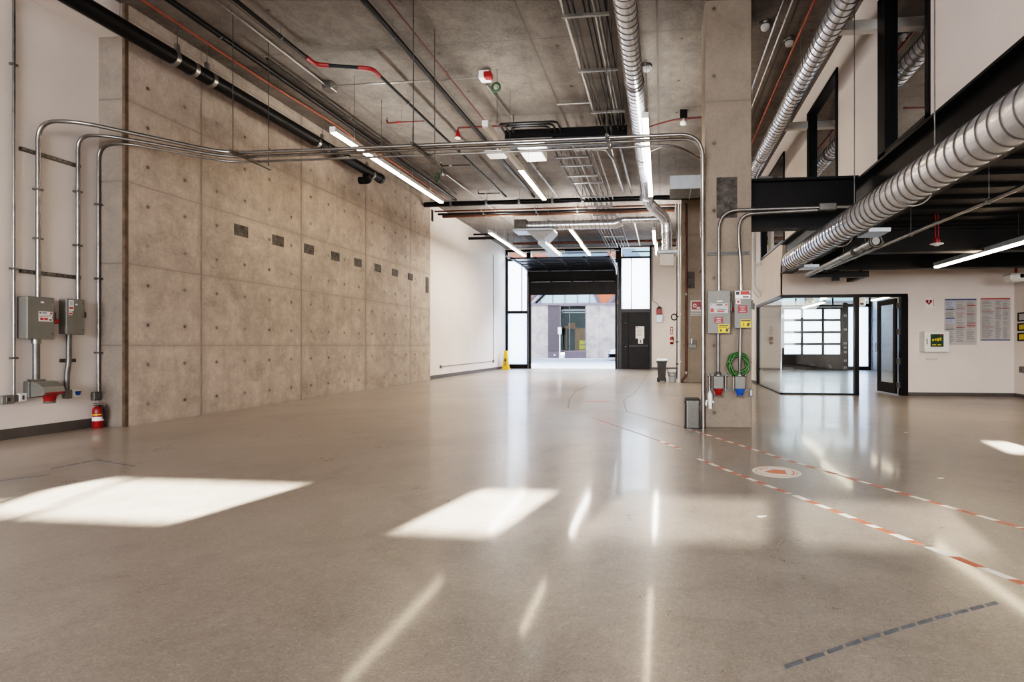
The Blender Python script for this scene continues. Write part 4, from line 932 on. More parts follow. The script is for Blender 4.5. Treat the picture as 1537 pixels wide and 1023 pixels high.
def extinguisher(o, h, rad, label, mount=False):
    r = thing('fire_extinguisher', label, 'fire extinguisher', o, 'red fire extinguishers')
    x, y, z = o
    MB().lathe((x, y, z), [(rad*.85, 0), (rad, .012), (rad, h*.66), (rad*.92, h*.74), (rad*.6, h*.82), (rad*.35, h*.84)], 24).build('cylinder', 'red', r)
    MB().lathe((x, y, z+h*.28), [(rad+.001, 0), (rad+.001, h*.16)], 24).build('label', 'paper', r)
    MB().lathe((x, y, z+h*.5), [(rad+.001, 0), (rad+.001, h*.045)], 24).build('band', 'yellow', r)
    v = MB().cyl((x, y, z+h*.83), (x, y, z+h*.9), rad*.35, 10).build('valve', 'steel_dark', r)
    MB().box((x-rad*.25, y-rad*.9, z+h*.86), (x+rad*.25, y+rad*.9, z+h*.89)).box((x-rad*.25, y-rad*.7, z+h*.93), (x+rad*.25, y+rad*1.0, z+h*.965)).build('handle', 'galv', v)
    MB().tube(fil([(x+rad*.3, y, z+h*.87), (x+rad*1.1, y, z+h*.87), (x+rad*1.25, y+.01, z+h*.35)], .04), .010, 8).build('hose', 'rubber', r)
    return r
extinguisher((-7.475, 6.19, 0), .345, .058, 'red fire extinguisher standing on the floor by the concrete end face')
r = extinguisher((.46, 24.1, 1.15), .40, .075, 'red fire extinguisher mounted on the far white wall beside the pier')
MB().box((.42, 24.14, 1.3), (.50, 24.2, 1.4)).build('bracket', 'galv_dull', r)

# ------------------------------------------------------------------ concrete wall embeds
b = MB().box((-7.204, 8.10, 2.975), (-7.19, 8.39, 3.165)).mat(1)
for y, z in ((8.13, 3.0), (8.36, 3.0), (8.13, 3.14), (8.36, 3.14)): b.lathe((-7.19, y, z), [(.012, .006), (.014, 0)], 8, 'x')
p0 = tag(b.build('embed_plate', ['rust', 'steel_dark']), 'rusty steel plate set in the concrete wall, nearest of the row', 'plate', 'embed plates in the concrete wall')
for k in range(1, 8):
    dup(p0, (0, .865*k, 0), 'rusty steel plate set in the concrete wall, %s from the near end' % ORD[k], 'embed plates in the concrete wall')
b = MB().box((-7.204, 15.27, 2.72), (-7.19, 15.48, 3.2)).mat(1)
for z in (2.78, 2.96, 3.14): b.lathe((-7.19, 15.37, z), [(.012, .006), (.014, 0)], 8, 'x')
tag(b.build('embed_plate', ['rust', 'steel_dark']), 'upright rusty plate at the far end of the concrete wall', 'plate')
def faceplate(x0, x1, y, z0, z1, label):
    b = MB().box((x0, y-.008, z0), (x1, y, z1)).mat(1)
    for k in range(3): b.lathe((x0+(x1-x0)*(.25+.25*k), y-.008, z0+(z1-z0)*(.3+.2*(k % 2))), [(.012, -.006), (.014, 0)], 8, 'y')
    return tag(b.build('embed_plate', ['rust', 'steel_dark']), label, 'plate')
faceplate(.73, 1.0, 7.06, 2.80, 3.34, 'dark rusty plate high on the near column beside its bent conduits')
faceplate(.74, .97, 15.5, 2.78, 3.27, 'dark rusty plate on the rear pier above the fire alarm sign')

# ------------------------------------------------------------------ near column equipment
YC = 7.06
r = thing('conduit', 'silver conduit from the left column disconnect bending right along the beam', 'conduit', (.74, 7.0, 1.82))
MB().tube(fil([(.755, 7.0, 1.82), (.755, 7.0, 2.885), (2.02, 6.98, 2.885)], .26, 10), .021, 12).build('run', 'galv', r)
MB().box((2.02, 6.93, 2.84), (2.24, 7.03, 2.93), .01).build('junction_box', 'galv', r)
MB().cyl((2.24, 6.98, 2.885), (2.6, 6.98, 2.885), .021, 12).build('run', 'galv', r)
r = thing('conduit', 'silver conduit from the right column disconnect bending right along the beam', 'conduit', (1.03, 7.0, 1.82))
MB().tube(fil([(1.04, 7.01, 1.82), (1.04, 7.01, 2.2), (1.015, 7.0, 2.45), (1.015, 7.0, 2.83), (2.0, 6.95, 2.845)], .24, 10), .021, 12).build('run', 'galv', r)
MB().cyl((1.04, 7.01, 1.82), (1.04, 7.01, 1.90), .028, 10).build('fitting', 'galv', r)
b = MB().box((.61, 7.03, 2.30), (1.15, 7.06, 2.345)).mat(1)
for k in range(9): b.box((.63+k*.058, 7.028, 2.315), (.665+k*.058, 7.0305, 2.33))
tag(b.build('strut_channel', ['steel_dark', 'print']), 'slotted strut channel across the near column above its disconnects', 'channel')
redst = ['print_red', 'paper']; redst = ['red', 'paper']
rows_r = [(.22, .74, .78, .82, 1), (.3, .46, .7, .53, 1), (.2, .18, .8, .25, 1)]
yel = ['label_yellow', 'print', 'print_red']
disconnect((.612, YC, 1.26), .285, .10, .56, 'y', 'larger grey disconnect on the near column, left of the two', [
    (.08, .47, .9, .70, ['paper_grey', 'print', 'print_red', 'print_blue'], [(.05, .8, .12, .92, 2), (.36, .78, .7, .92, 1), (.85, .76, .96, .94, 2), (.03, .1, .22, .5, 2), (.42, .32, .9, .38, 1), (.4, .12, .8, .26, 2)]),
    (.28, .23, .68, .38, redst, rows_r), (.46, .01, .96, .21, yel, [(.06, .78, .92, .88, 1), (.06, .60, .8, .68, 1), (.15, .15, .3, .4, 1), (.68, .12, .9, .5, 1)]), (.4, .74, .66, .765, ['paper', 'print'], [])], True)
disconnect((.955, YC, 1.33), .21, .10, .49, 'y', 'smaller grey disconnect on the near column, right of the two', [
    (.03, .78, .95, .99, ['paper', 'print_red', 'print'], [(.35, .5, .95, .95, 1), (.5, .12, .9, .3, 2), (.05, .5, .28, .9, 2)]), (.08, .64, .35, .76, ['paper', 'print_red'], [(.2, .2, .8, .8, 1)]),
    (.2, .40, .78, .60, redst, rows_r), (.36, .01, .99, .22, yel, [(.03, .78, .97, .95, 1), (.25, .15, .35, .6, 2), (.62, .15, .85, .55, 1)])], False)
r = thing('conduit', 'grey conduit below the left column disconnect', 'conduit', (.745, 7.01, .7)); MB().cyl((.745, 7.01, .71), (.745, 7.01, 1.26), .021, 12).build('run', 'galv_dull', r); MB().lathe((.745, 7.01, .70), [(.05, 0), (.045, .03), (.025, .05)], 14).build('fitting', 'galv', r)
r = thing('conduit', 'grey conduit below the right column disconnect, in front of the green hose', 'conduit', (1.02, 6.95, .7)); MB().tube([(1.035, 7.0, 1.33), (1.02, 6.96, .90), (1.02, 6.99, .71)], .021, 12).build('run', 'galv_dull', r); MB().lathe((1.02, 6.99, .70), [(.04, 0), (.035, .03), (.022, .05)], 14).build('fitting', 'galv', r)
r = thing('outlet_rack', 'strut rack low on the near column carrying the two outlets', 'rack', (.86, 7.04, .5))
MB().box((.595, 7.025, .69), (1.13, 7.06, .725)).box((.60, 7.025, .495), (1.15, 7.06, .53)).build('channel', 'steel_dark', r)
for x in (.635, .845, .95): MB().cyl((x, 7.015, .50), (x, 7.015, .72), .012, 8).build('rod', 'galv', r)
for x in (.625, .86, .945, 1.1): MB().lathe((x, 7.018, .705), [(.008, -.02), (.02, -.015), (.02, .005)], 10, 'y').build('bolt', 'galv', r)
def sleeve(x, colour, label):
    r = thing('pin_and_sleeve_outlet', label, 'outlet', (x, 6.98, .42), 'column power outlets')
    MB().box((x-.065, 6.93, .53), (x+.065, 7.03, .695), .006).build('back_box', 'grey_box', r)
    MB().lathe((x, 6.95, .445), [(.03, 0), (.042, .01), (.046, .04), (.06, .06), (.065, .088)], 20).build('sleeve', colour, r)
    MB().torus((x, 6.93, .435), .042, .008, 'z', 20, 8).cyl((x-.05, 6.93, .44), (x+.05, 6.93, .44), .006, 6).build('cap', 'grey_dark', r)
sleeve(.745, 'red', 'grey power outlet with red sleeve low on the near column')
sleeve(1.02, 'blue', 'grey power outlet with blue sleeve low on the near column')
pts = []
for i in range(241):
    a = 2*PI*i/40; k = i/240
    R = .115+.022*math.sin(i*.37)+.006*(i % 40)/40
    pts.append((1.005+R*1.0*math.cos(a), 7.035-.045*abs(math.sin(i*.11))-.02*k, .86+R*1.12*math.sin(a)-.01*math.sin(2.3*k)))
tag(MB().tube(pts, .0125, 8).build('garden_hose', 'green'), 'coiled green hose hung on the near column', 'hose')
b = MB().tube(fil([(.64, 7.005, .50), (.64, 7.0, .40), (.645, 7.01, .26)], .05), [.012]+[.034]*6+[.028, .024], 10)
b.tube([(.60, 7.02, .37), (.59, 7.01, .33), (.592, 7.015, .30)], .014, 8).tube([(.675, 7.02, .36), (.69, 7.01, .33)], .012, 8)
tag(b.build('plastic_wrap', 'white'), 'crumpled white plastic wrap hanging low on the near column', 'wrap')
tag(MB().box((1.155, 7.03, .42), (1.2, 7.06, .52), .005).mat(1).box((1.165, 7.027, .44), (1.19, 7.03, .50)).build('outlet_box', ['galv_dull', 'paper_grey']), 'small grey box at the lower right edge of the near column', 'outlet')
# stainless bin
def rrect(x0, x1, y0, y1, r, n=5):
    pts = []
    for cx, cy, a0 in ((x1-r, y1-r, 0), (x0+r, y1-r, PI/2), (x0+r, y0+r, PI), (x1-r, y0+r, 1.5*PI)):
        for k in range(n+1): a = a0+PI/2*k/n; pts.append((cx+r*math.cos(a), cy+r*math.sin(a)))
    return pts
r = thing('trash_can', 'slim brushed steel trash can with dark lid beside the near column', 'trash can', (.43, 7.1, 0))
MB().prism(rrect(.305, .515, 6.93, 7.24, .04), 'z', .012, .315).build('body', 'stainless', r)
MB().prism(rrect(.302, .518, 6.927, 7.243, .04), 'z', 0, .014).build('foot', 'rubber', r)
l = MB().prism(rrect(.302, .518, 6.925, 7.245, .04), 'z', .325, .372).prism(rrect(.31, .51, 6.935, 7.235, .04), 'z', .315, .325).build('lid_rim', 'stainless', r)
MB().prism(rrect(.315, .505, 6.94, 7.23, .03), 'z', .372, .385).build('flap', 'rubber', l)

# ------------------------------------------------------------------ rear pier and the far right wall
t = run('pipe', 'copper brown pipe standing on the front of the rear pier', 'pipe', [(.72, 15.44, 5.28), (.72, 15.44, .28), (.72, 15.44, .2), (.60, 15.44, .08), (.60, 15.44, .0)], .034, 'copper', [], .1)
for z in (.30, 2.6): MB().cyl((.72, 15.44, z-.03), (.72, 15.44, z+.03), .046, 12).box((.70, 15.44, z-.015), (.74, 15.5, z+.015)).build('clamp', 'galv', t)
tag(MB().cyl((.515, 15.5, 0), (.515, 15.5, 5.27), .038, 12).box((.515, 15.48, 2.0), (.575, 15.52, 2.04)).box((.515, 15.48, .6), (.575, 15.52, .64)).build('pipe', 'white'), 'white vertical pipe on the left corner of the rear pier', 'pipe')
t = run('conduit', 'thin dark conduit standing left of the white pier pipe', 'conduit', [(.45, 15.45, .12), (.45, 15.45, 5.27)], .017, 'print', [])
for z in (.55, 1.2, 1.95): MB().box((.42, 15.43, z-.015), (.5, 15.48, z+.015)).build('clamp', 'black', t)
t = thing('hose_loop', 'small black cable loop hanging left of the rear pier', 'cable', (.36, 15.4, 1.8)); MB().torus((.37, 15.4, 1.93), .085, .018, 'y', 24, 8).cyl((.44, 15.42, 2.02), (.46, 15.45, 2.1), .016, 8).build('coil', 'rubber', t); MB().cyl((.45, 15.41, 2.04), (.45, 15.41, 2.09), .022, 8).build('collar', 'red', t)
r = thing('alarm_sign', 'red and white fire alarm sign on the rear pier', 'sign', (1.02, 15.49, 1.95))
MB().box((.855, 15.485, 2.12), (1.19, 15.5, 2.42)).build('plate', 'paper', r)
MB().box((.885, 15.48, 2.15), (1.165, 15.486, 2.39)).mat(1).prism([(.97+.055*math.cos(a*PI/5), 2.27+.055*math.sin(a*PI/5)) for a in range(10)], 'y', 15.477, 15.481).box((1.03, 15.477, 2.18), (1.13, 15.481, 2.22)).mat(0).prism([(.97+.03*math.cos(a*PI/5), 2.27+.03*math.sin(a*PI/5)) for a in range(10)], 'y', 15.475, 15.478).build('symbol', ['red', 'paper'], r)
MB().box((.855, 15.487, 1.97), (1.19, 15.5, 2.10)).mat(1).box((.88, 15.484, 2.06), (1.16, 15.487, 2.075)).box((.88, 15.484, 2.0), (1.16, 15.487, 2.015)).build('text_plate', ['paper_grey', 'print_grey'], r)
r = thing('pull_station', 'grey switch box with a small white lever on the rear pier', 'switch', (.9, 15.47, 1.05))
MB().box((.78, 15.44, 1.02), (1.03, 15.5, 1.14), .01).build('box', 'grey_box', r)
MB().box((.86, 15.46, 1.14), (.90, 15.5, 1.30), .008).build('lever', 'white', r)
MB().tube(fil([(.835, 15.47, 1.14), (.835, 15.47, 2.60), (1.18, 15.47, 2.64)], .12), .012, 8).build('conduit', 'galv', r)
MB().box((.92, 15.45, 1.14), (1.02, 15.5, 1.24), .01).build('cap', 'grey_dark', r)
tag(MB().tube(fil([(1.22, 15.3, 3.9), (1.22, 15.3, 3.4), (1.1, 15.2, 3.2)], .1), .02, 8).build('conduit', 'galv_dull'), 'short looped conduit between the column and the rear pier', 'conduit')
r = thing('alarm_horn', 'grey and red alarm horn with cord on the white wall beside the black door', 'alarm', (.0, 24.15, 2.2))
MB().box((-.24, 24.08, 2.16), (.05, 24.2, 2.52), .01).build('case', 'light_grey', r)
MB().box((-.24, 24.05, 2.53), (.02, 24.2, 2.80), .02).build('horn', 'red', r)
MB().lathe((-.1, 24.12, 2.8), [(.12, 0), (.1, .06), (.03, .1)], 14).build('cap', 'grey_dark', r)
MB().tube(fil([(-.12, 24.15, 2.9), (-.2, 24.15, 3.05), (-.42, 24.17, 3.15), (-.42, 24.17, 5.6)], .08), .012, 6).build('cord', 'print_grey', r)
MB().cyl((.05, 24.18, 2.4), (2.2, 24.18, 2.4), .012, 6).build('conduit', 'offwhite', r)
tag(MB().box((.40, 24.18, 1.62), (.52, 24.2, 1.95)).mat(1).box((.42, 24.177, 1.84), (.5, 24.18, 1.90)).box((.42, 24.177, 1.66), (.5, 24.18, 1.74)).box((.44, 24.177, 1.76), (.48, 24.18, 1.82)).build('extinguisher_sign', ['red', 'paper']), 'small red upright sign above the far wall extinguisher', 'sign')
# wheeled bin and bucket
r = thing('wheeled_bin', 'tall dark wheeled bin with flared lid standing before the far white wall', 'bin', (-.03, 15.9, 0))
b = MB(); b._add([(-.10, 15.72, .03), (.11, 15.72, .03), (.11, 16.0, .03), (-.10, 16.0, .03), (-.13, 15.68, .60), (.15, 15.68, .60), (.15, 16.08, .60), (-.13, 16.08, .60)], [(0, 3, 2, 1), (4, 5, 6, 7), (0, 1, 5, 4), (1, 2, 6, 5), (2, 3, 7, 6), (3, 0, 4, 7)]); b.build('body', 'bin', r)
MB().box((-.16, 15.66, .585), (.17, 16.1, .63), .01).build('rim', 'bin', r)
MB().prism([(15.66, .63), (16.1, .63), (16.12, .70), (15.9, .70), (15.68, .655)], 'x', -.15, .17).build('lid', 'light_grey', r)
for x in (-.13, .11): MB().lathe((x, 15.98, .06), [(.02, -.01), (.06, -.01), (.06, .03), (.02, .03)], 16, 'x').build('wheel', 'rubber', r)
MB().box((-.13, 15.70, .0), (-.05, 15.8, .05)).build('foot', 'rubber', r)
r = thing('bucket', 'cloudy white plastic bucket lined with a bag beside the rear pier', 'bucket', (.33, 15.85, 0))
MB().lathe((.33, 15.85, 0), [(.10, 0), (.11, .01), (.145, .34), (.155, .34), (.155, .36), (.13, .36)], 24).build('body', 'translucent', r)
b = MB().lathe((.33, 15.85, .27), [(.15, .06), (.158, .0), (.162, .06), (.15, .10)], 18); b.build('liner', 'white', r)
MB().tube([(.18, 15.85, .30), (.19, 15.72, .20), (.33, 15.68, .16), (.46, 15.72, .2), (.48, 15.85, .30)], .006, 6).build('handle', 'grey_dark', r)
# far white wall details
r = thing('wet_floor_cone', 'tall yellow wet floor cone in the far left corner by the window', 'cone', (-7.12, 23.3, 0))
b = MB(); q = [(-.17, 0), (-.17, .05), (-.135, .06), (-.065, .80), (-.05, .85)]
vs = []
for hw, z in [(.17, 0), (.17, .05), (.135, .06), (.07, .80), (.055, .86)]: vs += [(-7.12-hw, 23.3-hw, z), (-7.12+hw, 23.3-hw, z), (-7.12+hw, 23.3+hw, z), (-7.12-hw, 23.3+hw, z)]
fs = [(3, 2, 1, 0), (16, 17, 18, 19)]
for k in range(4): fs += [(k*4+i, k*4+(i+1) % 4, k*4+4+(i+1) % 4, k*4+4+i) for i in range(4)]
b._add(vs, fs); b.build('body', 'yellow', r)
MB().prism([(-7.17, .35), (-7.07, .35), (-7.085, .50), (-7.155, .50)], 'y', 23.18, 23.23).box((-7.17, 23.165, .18), (-7.07, 23.2, .22)).box((-7.165, 23.17, .26), (-7.075, 23.21, .30)).build('printed_warning', 'print', r)
r = thing('outlet_box', 'small grey outlet low on the far white wall, left end of its thin raceway', 'outlet', (-7.4, 16.85, .35))
MB().box((-7.42, 16.78, .33), (-7.38, 16.90, .43), .006).build('back_box', 'galv_dull', r); MB().box((-7.382, 16.80, .35), (-7.378, 16.88, .41)).build('cover', 'grey_dark', r)
r = thing('outlet_box', 'small grey outlet low on the far white wall near the yellow cone', 'outlet', (-7.4, 22.35, .38))
MB().box((-7.42, 22.28, .34), (-7.38, 22.45, .46), .006).build('back_box', 'galv_dull', r); MB().box((-7.382, 22.3, .36), (-7.378, 22.43, .44)).build('cover', 'grey_dark', r)
r = thing('raceway', 'thin grey raceway along and up the far white wall', 'conduit', (-7.4, 19.5, .38))
MB().cyl((-7.408, 16.9, .385), (-7.408, 22.28, .40), .011, 6).build('run', 'print_grey', r); MB().cyl((-7.408, 22.36, .46), (-7.408, 22.36, 5.1), .011, 6).build('run', 'print_grey', r)
tag(MB().box((-7.42, 16.15, 5.13), (-7.405, 16.28, 5.5)).mat(1).box((-7.406, 16.18, 5.18), (-7.403, 16.25, 5.45)).build('wall_slot', ['steel_dark', 'black']), 'narrow dark slot plate at the top near end of the far white wall', 'plate')

# white pipe and cord on the wall behind the glass room corner
t = run('pipe', 'white painted pipe bending at the wall just right of the near column', 'pipe', [(2.50, 14.6, 4.6), (2.50, 14.6, 2.66), (2.69, 14.6, 2.45)], .075, 'white', [], .12, seg=14)
MB().box((2.44, 14.55, 3.3), (2.7, 14.65, 3.36)).build('bracket', 'white', t)
t = run('cable', 'thin dark cord hanging on the white wall left of the glass room', 'cable', [(2.66, 15.9, 2.2), (2.66, 15.9, .62)], .009, 'print', [])
MB().cyl((2.66, 15.9, .55), (2.66, 15.9, .64), .025, 8).build('plug', 'greendark', t); MB().box((2.65, 15.87, 2.15), (2.69, 15.93, 2.22)).build('cleat', 'white', t)

# ------------------------------------------------------------------ poster wall
YW = 12.0
r = thing('aed_sign', 'small white sign with a red heart on the poster wall', 'sign', (5.82, YW-.01, 1.91))
MB().box((5.73, YW-.012, 1.91), (5.92, YW, 2.13)).build('plate', 'paper', r)
hp = []
for k in range(25):
    a = 2*PI*k/25; hp.append((5.795+.0042*16*math.sin(a)**3, 2.045+.0042*(13*math.cos(a)-5*math.cos(2*a)-2*math.cos(3*a)-math.cos(4*a))))
MB().prism(hp, 'y', YW-.015, YW-.012).mat(1).prism([(5.79, 2.075), (5.815, 2.075), (5.80, 2.05), (5.815, 2.05), (5.785, 2.01), (5.793, 2.04), (5.78, 2.04)], 'y', YW-.017, YW-.0145).build('heart', ['red', 'paper'], r)
MB().box((5.89, YW-.015, 1.95), (5.90, YW-.012, 2.12)).build('stripe', 'red', r)
r = thing('defibrillator_cabinet', 'white wall cabinet with a dark green window on the poster wall', 'cabinet', (5.8, 11.9, .95))
MB().box((5.60, 11.78, .955), (6.10, YW, 1.40), .008).build('case', 'white', r)
d = MB().box((5.60, 11.765, .96), (6.10, 11.78, 1.395), .004).build('door', 'white', r)
b = MB().box((5.72, 11.758, 1.07), (5.98, 11.766, 1.34)); b.mat(1)
for k in range(4): b.box((5.75+k*.05, 11.756, 1.19+.012*(k % 2)), (5.785+k*.05, 11.758, 1.235+.01*k))
b.box((5.75, 11.756, 1.10), (5.83, 11.758, 1.125)).box((5.86, 11.756, 1.10), (5.93, 11.758, 1.125)); b.mat(2).box((5.90, 11.756, 1.315), (5.98, 11.758, 1.338)); b.build('window', ['greendark', 'label_yellow', 'red'], d)
MB().box((5.64, 11.755, 1.12), (5.655, 11.766, 1.24)).build('handle', 'galv_dull', d)
tag(MB().box((5.74, YW-.006, .78), (5.96, YW, .815)).mat(1).box((5.76, YW-.008, .79), (5.94, YW-.006, .805)).build('label_strip', ['paper_grey', 'offwhite']), 'faint pale label strip on the wall under the white cabinet', 'label')
rnd = random.Random(3)
def poster(x0, x1, z0, z1, cols, topm, botm, label, marks):
    W, Hh = x1-x0, z1-z0
    b = MB().box((x0, YW-.012, z0), (x1, YW, z1)); y = YW-.0135
    def R(a0, c0, a1, c1, m): b.mat(m); b.box((x0+W*a0, y, z0+Hh*c0), (x0+W*a1, YW-.011, z0+Hh*c1))
    R(.01, .965, .99, .995, topm); 
    if botm: R(.01, .005, .99, .028, botm)
    for a0, c0, a1, c1, m in marks: R(a0, c0, a1, c1, m)
    y = YW-.0145
    for (a0, a1) in cols:
        c = .93
        while c > .06:
            w = a1-a0-.02
            R(a0, c-.007, a0+w*(.6+.4*rnd.random()), c, 1)
            c -= .021 if rnd.random() < .86 else .045
    return tag(b.build('wall_poster', ['paper_grey', 'print_grey', 'print_red', 'print_blue', 'print_pale', 'print']), label, 'poster', 'labour notice posters')
poster(6.12, 6.77, 1.11, 2.11, [(.03, .32), (.36, .65), (.69, .97)], 3, 0, 'left wall poster, three columns with a blue top band', [(.03, .80, .32, .94, 4), (.03, .76, .32, .775, 3), (.03, .57, .32, .59, 3), (.03, .47, .32, .56, 4), (.03, .335, .32, .35, 3), (.36, .79, .65, .80, 2), (.36, .68, .65, .69, 2), (.69, .84, .97, .86, 2), (.69, .66, .97, .67, 2), (.69, .46, .97, .48, 2), (.69, .40, .97, .42, 2), (.36, .37, .65, .385, 2)])
poster(6.85, 7.45, 1.20, 2.12, [(.04, .46), (.50, .72), (.75, .96)], 2, 3, 'right wall poster, red top band and blue foot, by the room corner', [(.04, .68, .46, .69, 2), (.04, .32, .46, .33, 2), (.5, .75, .96, .765, 2)])
XW = 7.53
for k, (z0, z1, m_, lab) in enumerate(((1.60, 1.79, 'paper_grey', 'black framed certificate with pale centre, top of the corner stack'), (1.40, 1.565, 'label_yellow', 'black framed yellow notice, middle of the corner stack'), (1.19, 1.365, 'label_yellow', 'black framed yellow notice, lowest of the corner stack'))):
    r = thing('framed_notice', lab, 'frame', (XW-.02, 11.65, z0), 'framed notices in the corner')
    b = MB(); t = .03
    b.box((XW-.025, 11.5, z0), (XW, 11.86, z0+t)).box((XW-.025, 11.5, z1-t), (XW, 11.86, z1)).box((XW-.025, 11.5, z0+t), (XW, 11.5+t, z1-t)).box((XW-.025, 11.86-t, z0+t), (XW, 11.86, z1-t)); b.build('frame', 'black', r)
    MB().box((XW-.014, 11.5+t, z0+t), (XW, 11.86-t, z1-t)).build('sheet', m_, r)
r = thing('outlet_box', 'grey outlet low at the right wall corner under the framed notices', 'outlet', (XW, 11.75, .55))
MB().box((XW-.05, 11.66, .53), (XW, 11.78, .66), .008).build('back_box', 'galv_dull', r); MB().box((XW-.055, 11.68, .55), (XW-.05, 11.76, .64)).build('cover', 'grey_dark', r)

# ------------------------------------------------------------------ under the mezzanine
t = run('pipe', 'thick grey pipe under the mezzanine, right of the big spiral duct', 'pipe', [(2.82, 7.2, 2.48), (2.85, 10.55, 2.48)], .05, 'galv', [(2.83, 7.6, 2.48), (2.84, 8.5, 2.48)], top=2.7, seg=14)
MB().torus((2.82, 7.2, 2.48), .075, .022, 'y', 20, 8).build('flange', 'steel_dark', t); MB().torus((2.83, 7.95, 2.48), .062, .018, 'y', 20, 8).build('flange', 'steel_dark', t)
run('conduit', 'slim grey conduit slanting back under the mezzanine toward the black frame', 'conduit', [(3.2, 2.0, 2.5), (3.17, 5, 2.5), (3.02, 9.95, 2.5)], .022, 'galv', [(3.16, 5.4, 2.5), (3.12, 6.9, 2.5)], top=2.95)
r = thing('black_frame', 'black steel bracket frame hanging under the mezzanine above the glass room', 'frame', (3.5, 11, 2.5))
MB().box((2.9, 10.70, 2.45), (4.06, 10.84, 2.57)).box((3.94, 10.75, 2.45), (4.06, 11.6, 2.57)).box((3.40, 10.68, 2.38), (3.5, 10.86, 2.64)).build('beam', 'black', r)
MB().tube([(2.96, 10.2, 2.52), (3.4, 10.72, 2.55), (3.6, 10.2, 2.7), (3.62, 9.9, 2.94)], .03, 8).build('arm', 'black', r)
MB().box((3.43, 10.72, 2.54), (3.47, 10.78, 2.94)).box((4.0, 11.0, 2.54), (4.04, 11.06, 2.94)).build('post', 'black', r)
r = thing('sprinkler_drop', 'red sprinkler drop with white plate hanging under the mezzanine', 'sprinkler', (3.85, 7.75, 2.5))
for x in (3.83, 3.87): MB().cyl((x, 7.75, 2.6), (x, 7.75, 2.95), .010, 8).build('pipe', 'red', r)
MB().lathe((3.85, 7.75, 2.535), [(.035, 0), (.045, .03), (.03, .08)], 14).build('body', 'red', r)
MB().lathe((3.85, 7.75, 2.50), [(.03, 0), (.04, .012), (.085, .022), (.085, .03), (.03, .035)], 18).build('escutcheon', 'white', r)
r = thing('security_camera', 'white boxy camera unit hung on a red pipe in the right corner', 'camera', (6.95, 11.1, 2.35))
MB().cyl((7.0, 11.1, 2.52), (7.0, 11.1, 2.95), .022, 10).build('pipe', 'red', r)
MB().box((6.82, 10.95, 2.36), (7.16, 11.25, 2.52), .04).build('housing', 'white', r)
MB().lathe((7.02, 10.955, 2.46), [(.02, -.012), (.04, -.01), (.045, .01)], 14, 'y').build('lens', 'black', r)
t = run('pipe', 'black pipe end in the upper right corner beside the white camera', 'pipe', [(6.55, 10.9, 2.72), (6.75, 11.0, 2.72), (7.5, 10.8, 2.78)], .03, 'black_pipe', [(6.9, 10.96, 2.73)], top=2.95)
t = thing('smoke_detector', 'flat white round detector under the short black beam', 'detector', (2.3, 7.36, 2.6)); MB().lathe((2.28, 7.36, 2.64), [(.04, 0), (.11, .01), (.12, .03), (.12, .045)], 20).build('dome', 'white', t); MB().cyl((2.28, 7.36, 2.68), (2.28, 7.36, 2.695), .05, 14).build('base', 'offwhite', t)
for k, (x, y) in enumerate(((4.4, 16.1), (6.2, 17.0), (7.8, 18.2))):  # white shapes, mostly reflections in the glass, built as solid boxes
    r = thing('hanging_heater', ['white hanging unit in the glass room behind the left pane', 'white hanging unit in the glass room, middle of three', 'white hanging unit in the glass room, right of the black mullion'][k], 'heater', (x, y, 2.3), 'hanging units in the glass room')
    MB().box((x-.2, y-.1, 2.55), (x+.2, y+.1, 3.1), .02).box((x-.12, y-.1, 2.32), (x+.12, y+.1, 2.55), .02).build('case', 'white', r)
    MB().box((x-.06, y-.11, 2.75), (x+.06, y-.1, 3.0)).box((x-.05, y-.11, 2.36), (x+.05, y-.1, 2.42)).build('grille', 'print', r)
    MB().cyl((x, y, 3.1), (x, y, 3.3 if y < 16.2 else CEIL), .012, 6).build('rod', 'steel_dark', r)

# ------------------------------------------------------------------ floor markings
def tape(pts, w, seg, label, mats, cat='tape', gap=0.0, name='floor_tape', slant=.6):
    P = [Vector((x, y)) for x, y in pts]; b = MB(); s = 0.0; h = .0015; i = 0
    for a, c in zip(P[:-1], P[1:]):
        d = (c-a); L = d.length; d.normalize(); n = Vector((-d.y, d.x))*w/2; t = 0.0
        while t < L-1e-4:
            l = min(seg*(.85+.3*rnd.random()), L-t); e = d*(t); f = d*(t+l*(1-gap)); sk = d*w*slant
            q = [a+e-n-sk*.5, a+f-n-sk*.5, a+f+n+sk*.5, a+e+n+sk*.5]
            b.mat(i % len(mats)); b._add([(v.x, v.y, h) for v in q]+[(v.x, v.y, 0) for v in q], [(0, 1, 2, 3), (0, 4, 5, 1), (1, 5, 6, 2), (2, 6, 7, 3), (3, 7, 4, 0)])
            t += l; i += 1
    return tag(b.build(name, mats), label, cat)
RW = ['tape_white', 'tape_red']
tape([(.34, 6.93), (1.21, 5.12), (2.16, 3.37), (2.6, 2.55)], .036, .115, 'striped red and white floor tape, the line starting at the trash can', RW)
tape([(.354, 5.11), (.66, 4.50), (.94, 3.98)], .036, .115, 'striped red and white floor tape passing left of the round sticker', RW)
tape([(.975, 3.93), (1.30, 3.28), (1.42, 3.04)], .042, .115, 'striped red and white floor tape, short middle stretch right of the sticker', RW)
tape([(1.45, 3.0), (1.67, 2.57), (2.1, 1.7)], .044, .13, 'striped red and white floor tape leaving the frame at the lower right', RW)
tape([(.0, 5.98), (.19, 5.585)], .045, .1, 'short striped tape piece before the main striped line', RW)
tape([(-1.03, 7.81), (-.02, 6.02)], .022, .3, 'worn pale floor tape leading left from the striped line', ['tape_worn', 'tape_red'])
tape([(-.586, 8.652), (.32, 6.98)], .022, .3, 'worn floor tape from the bend to the trash can', ['tape_worn'])
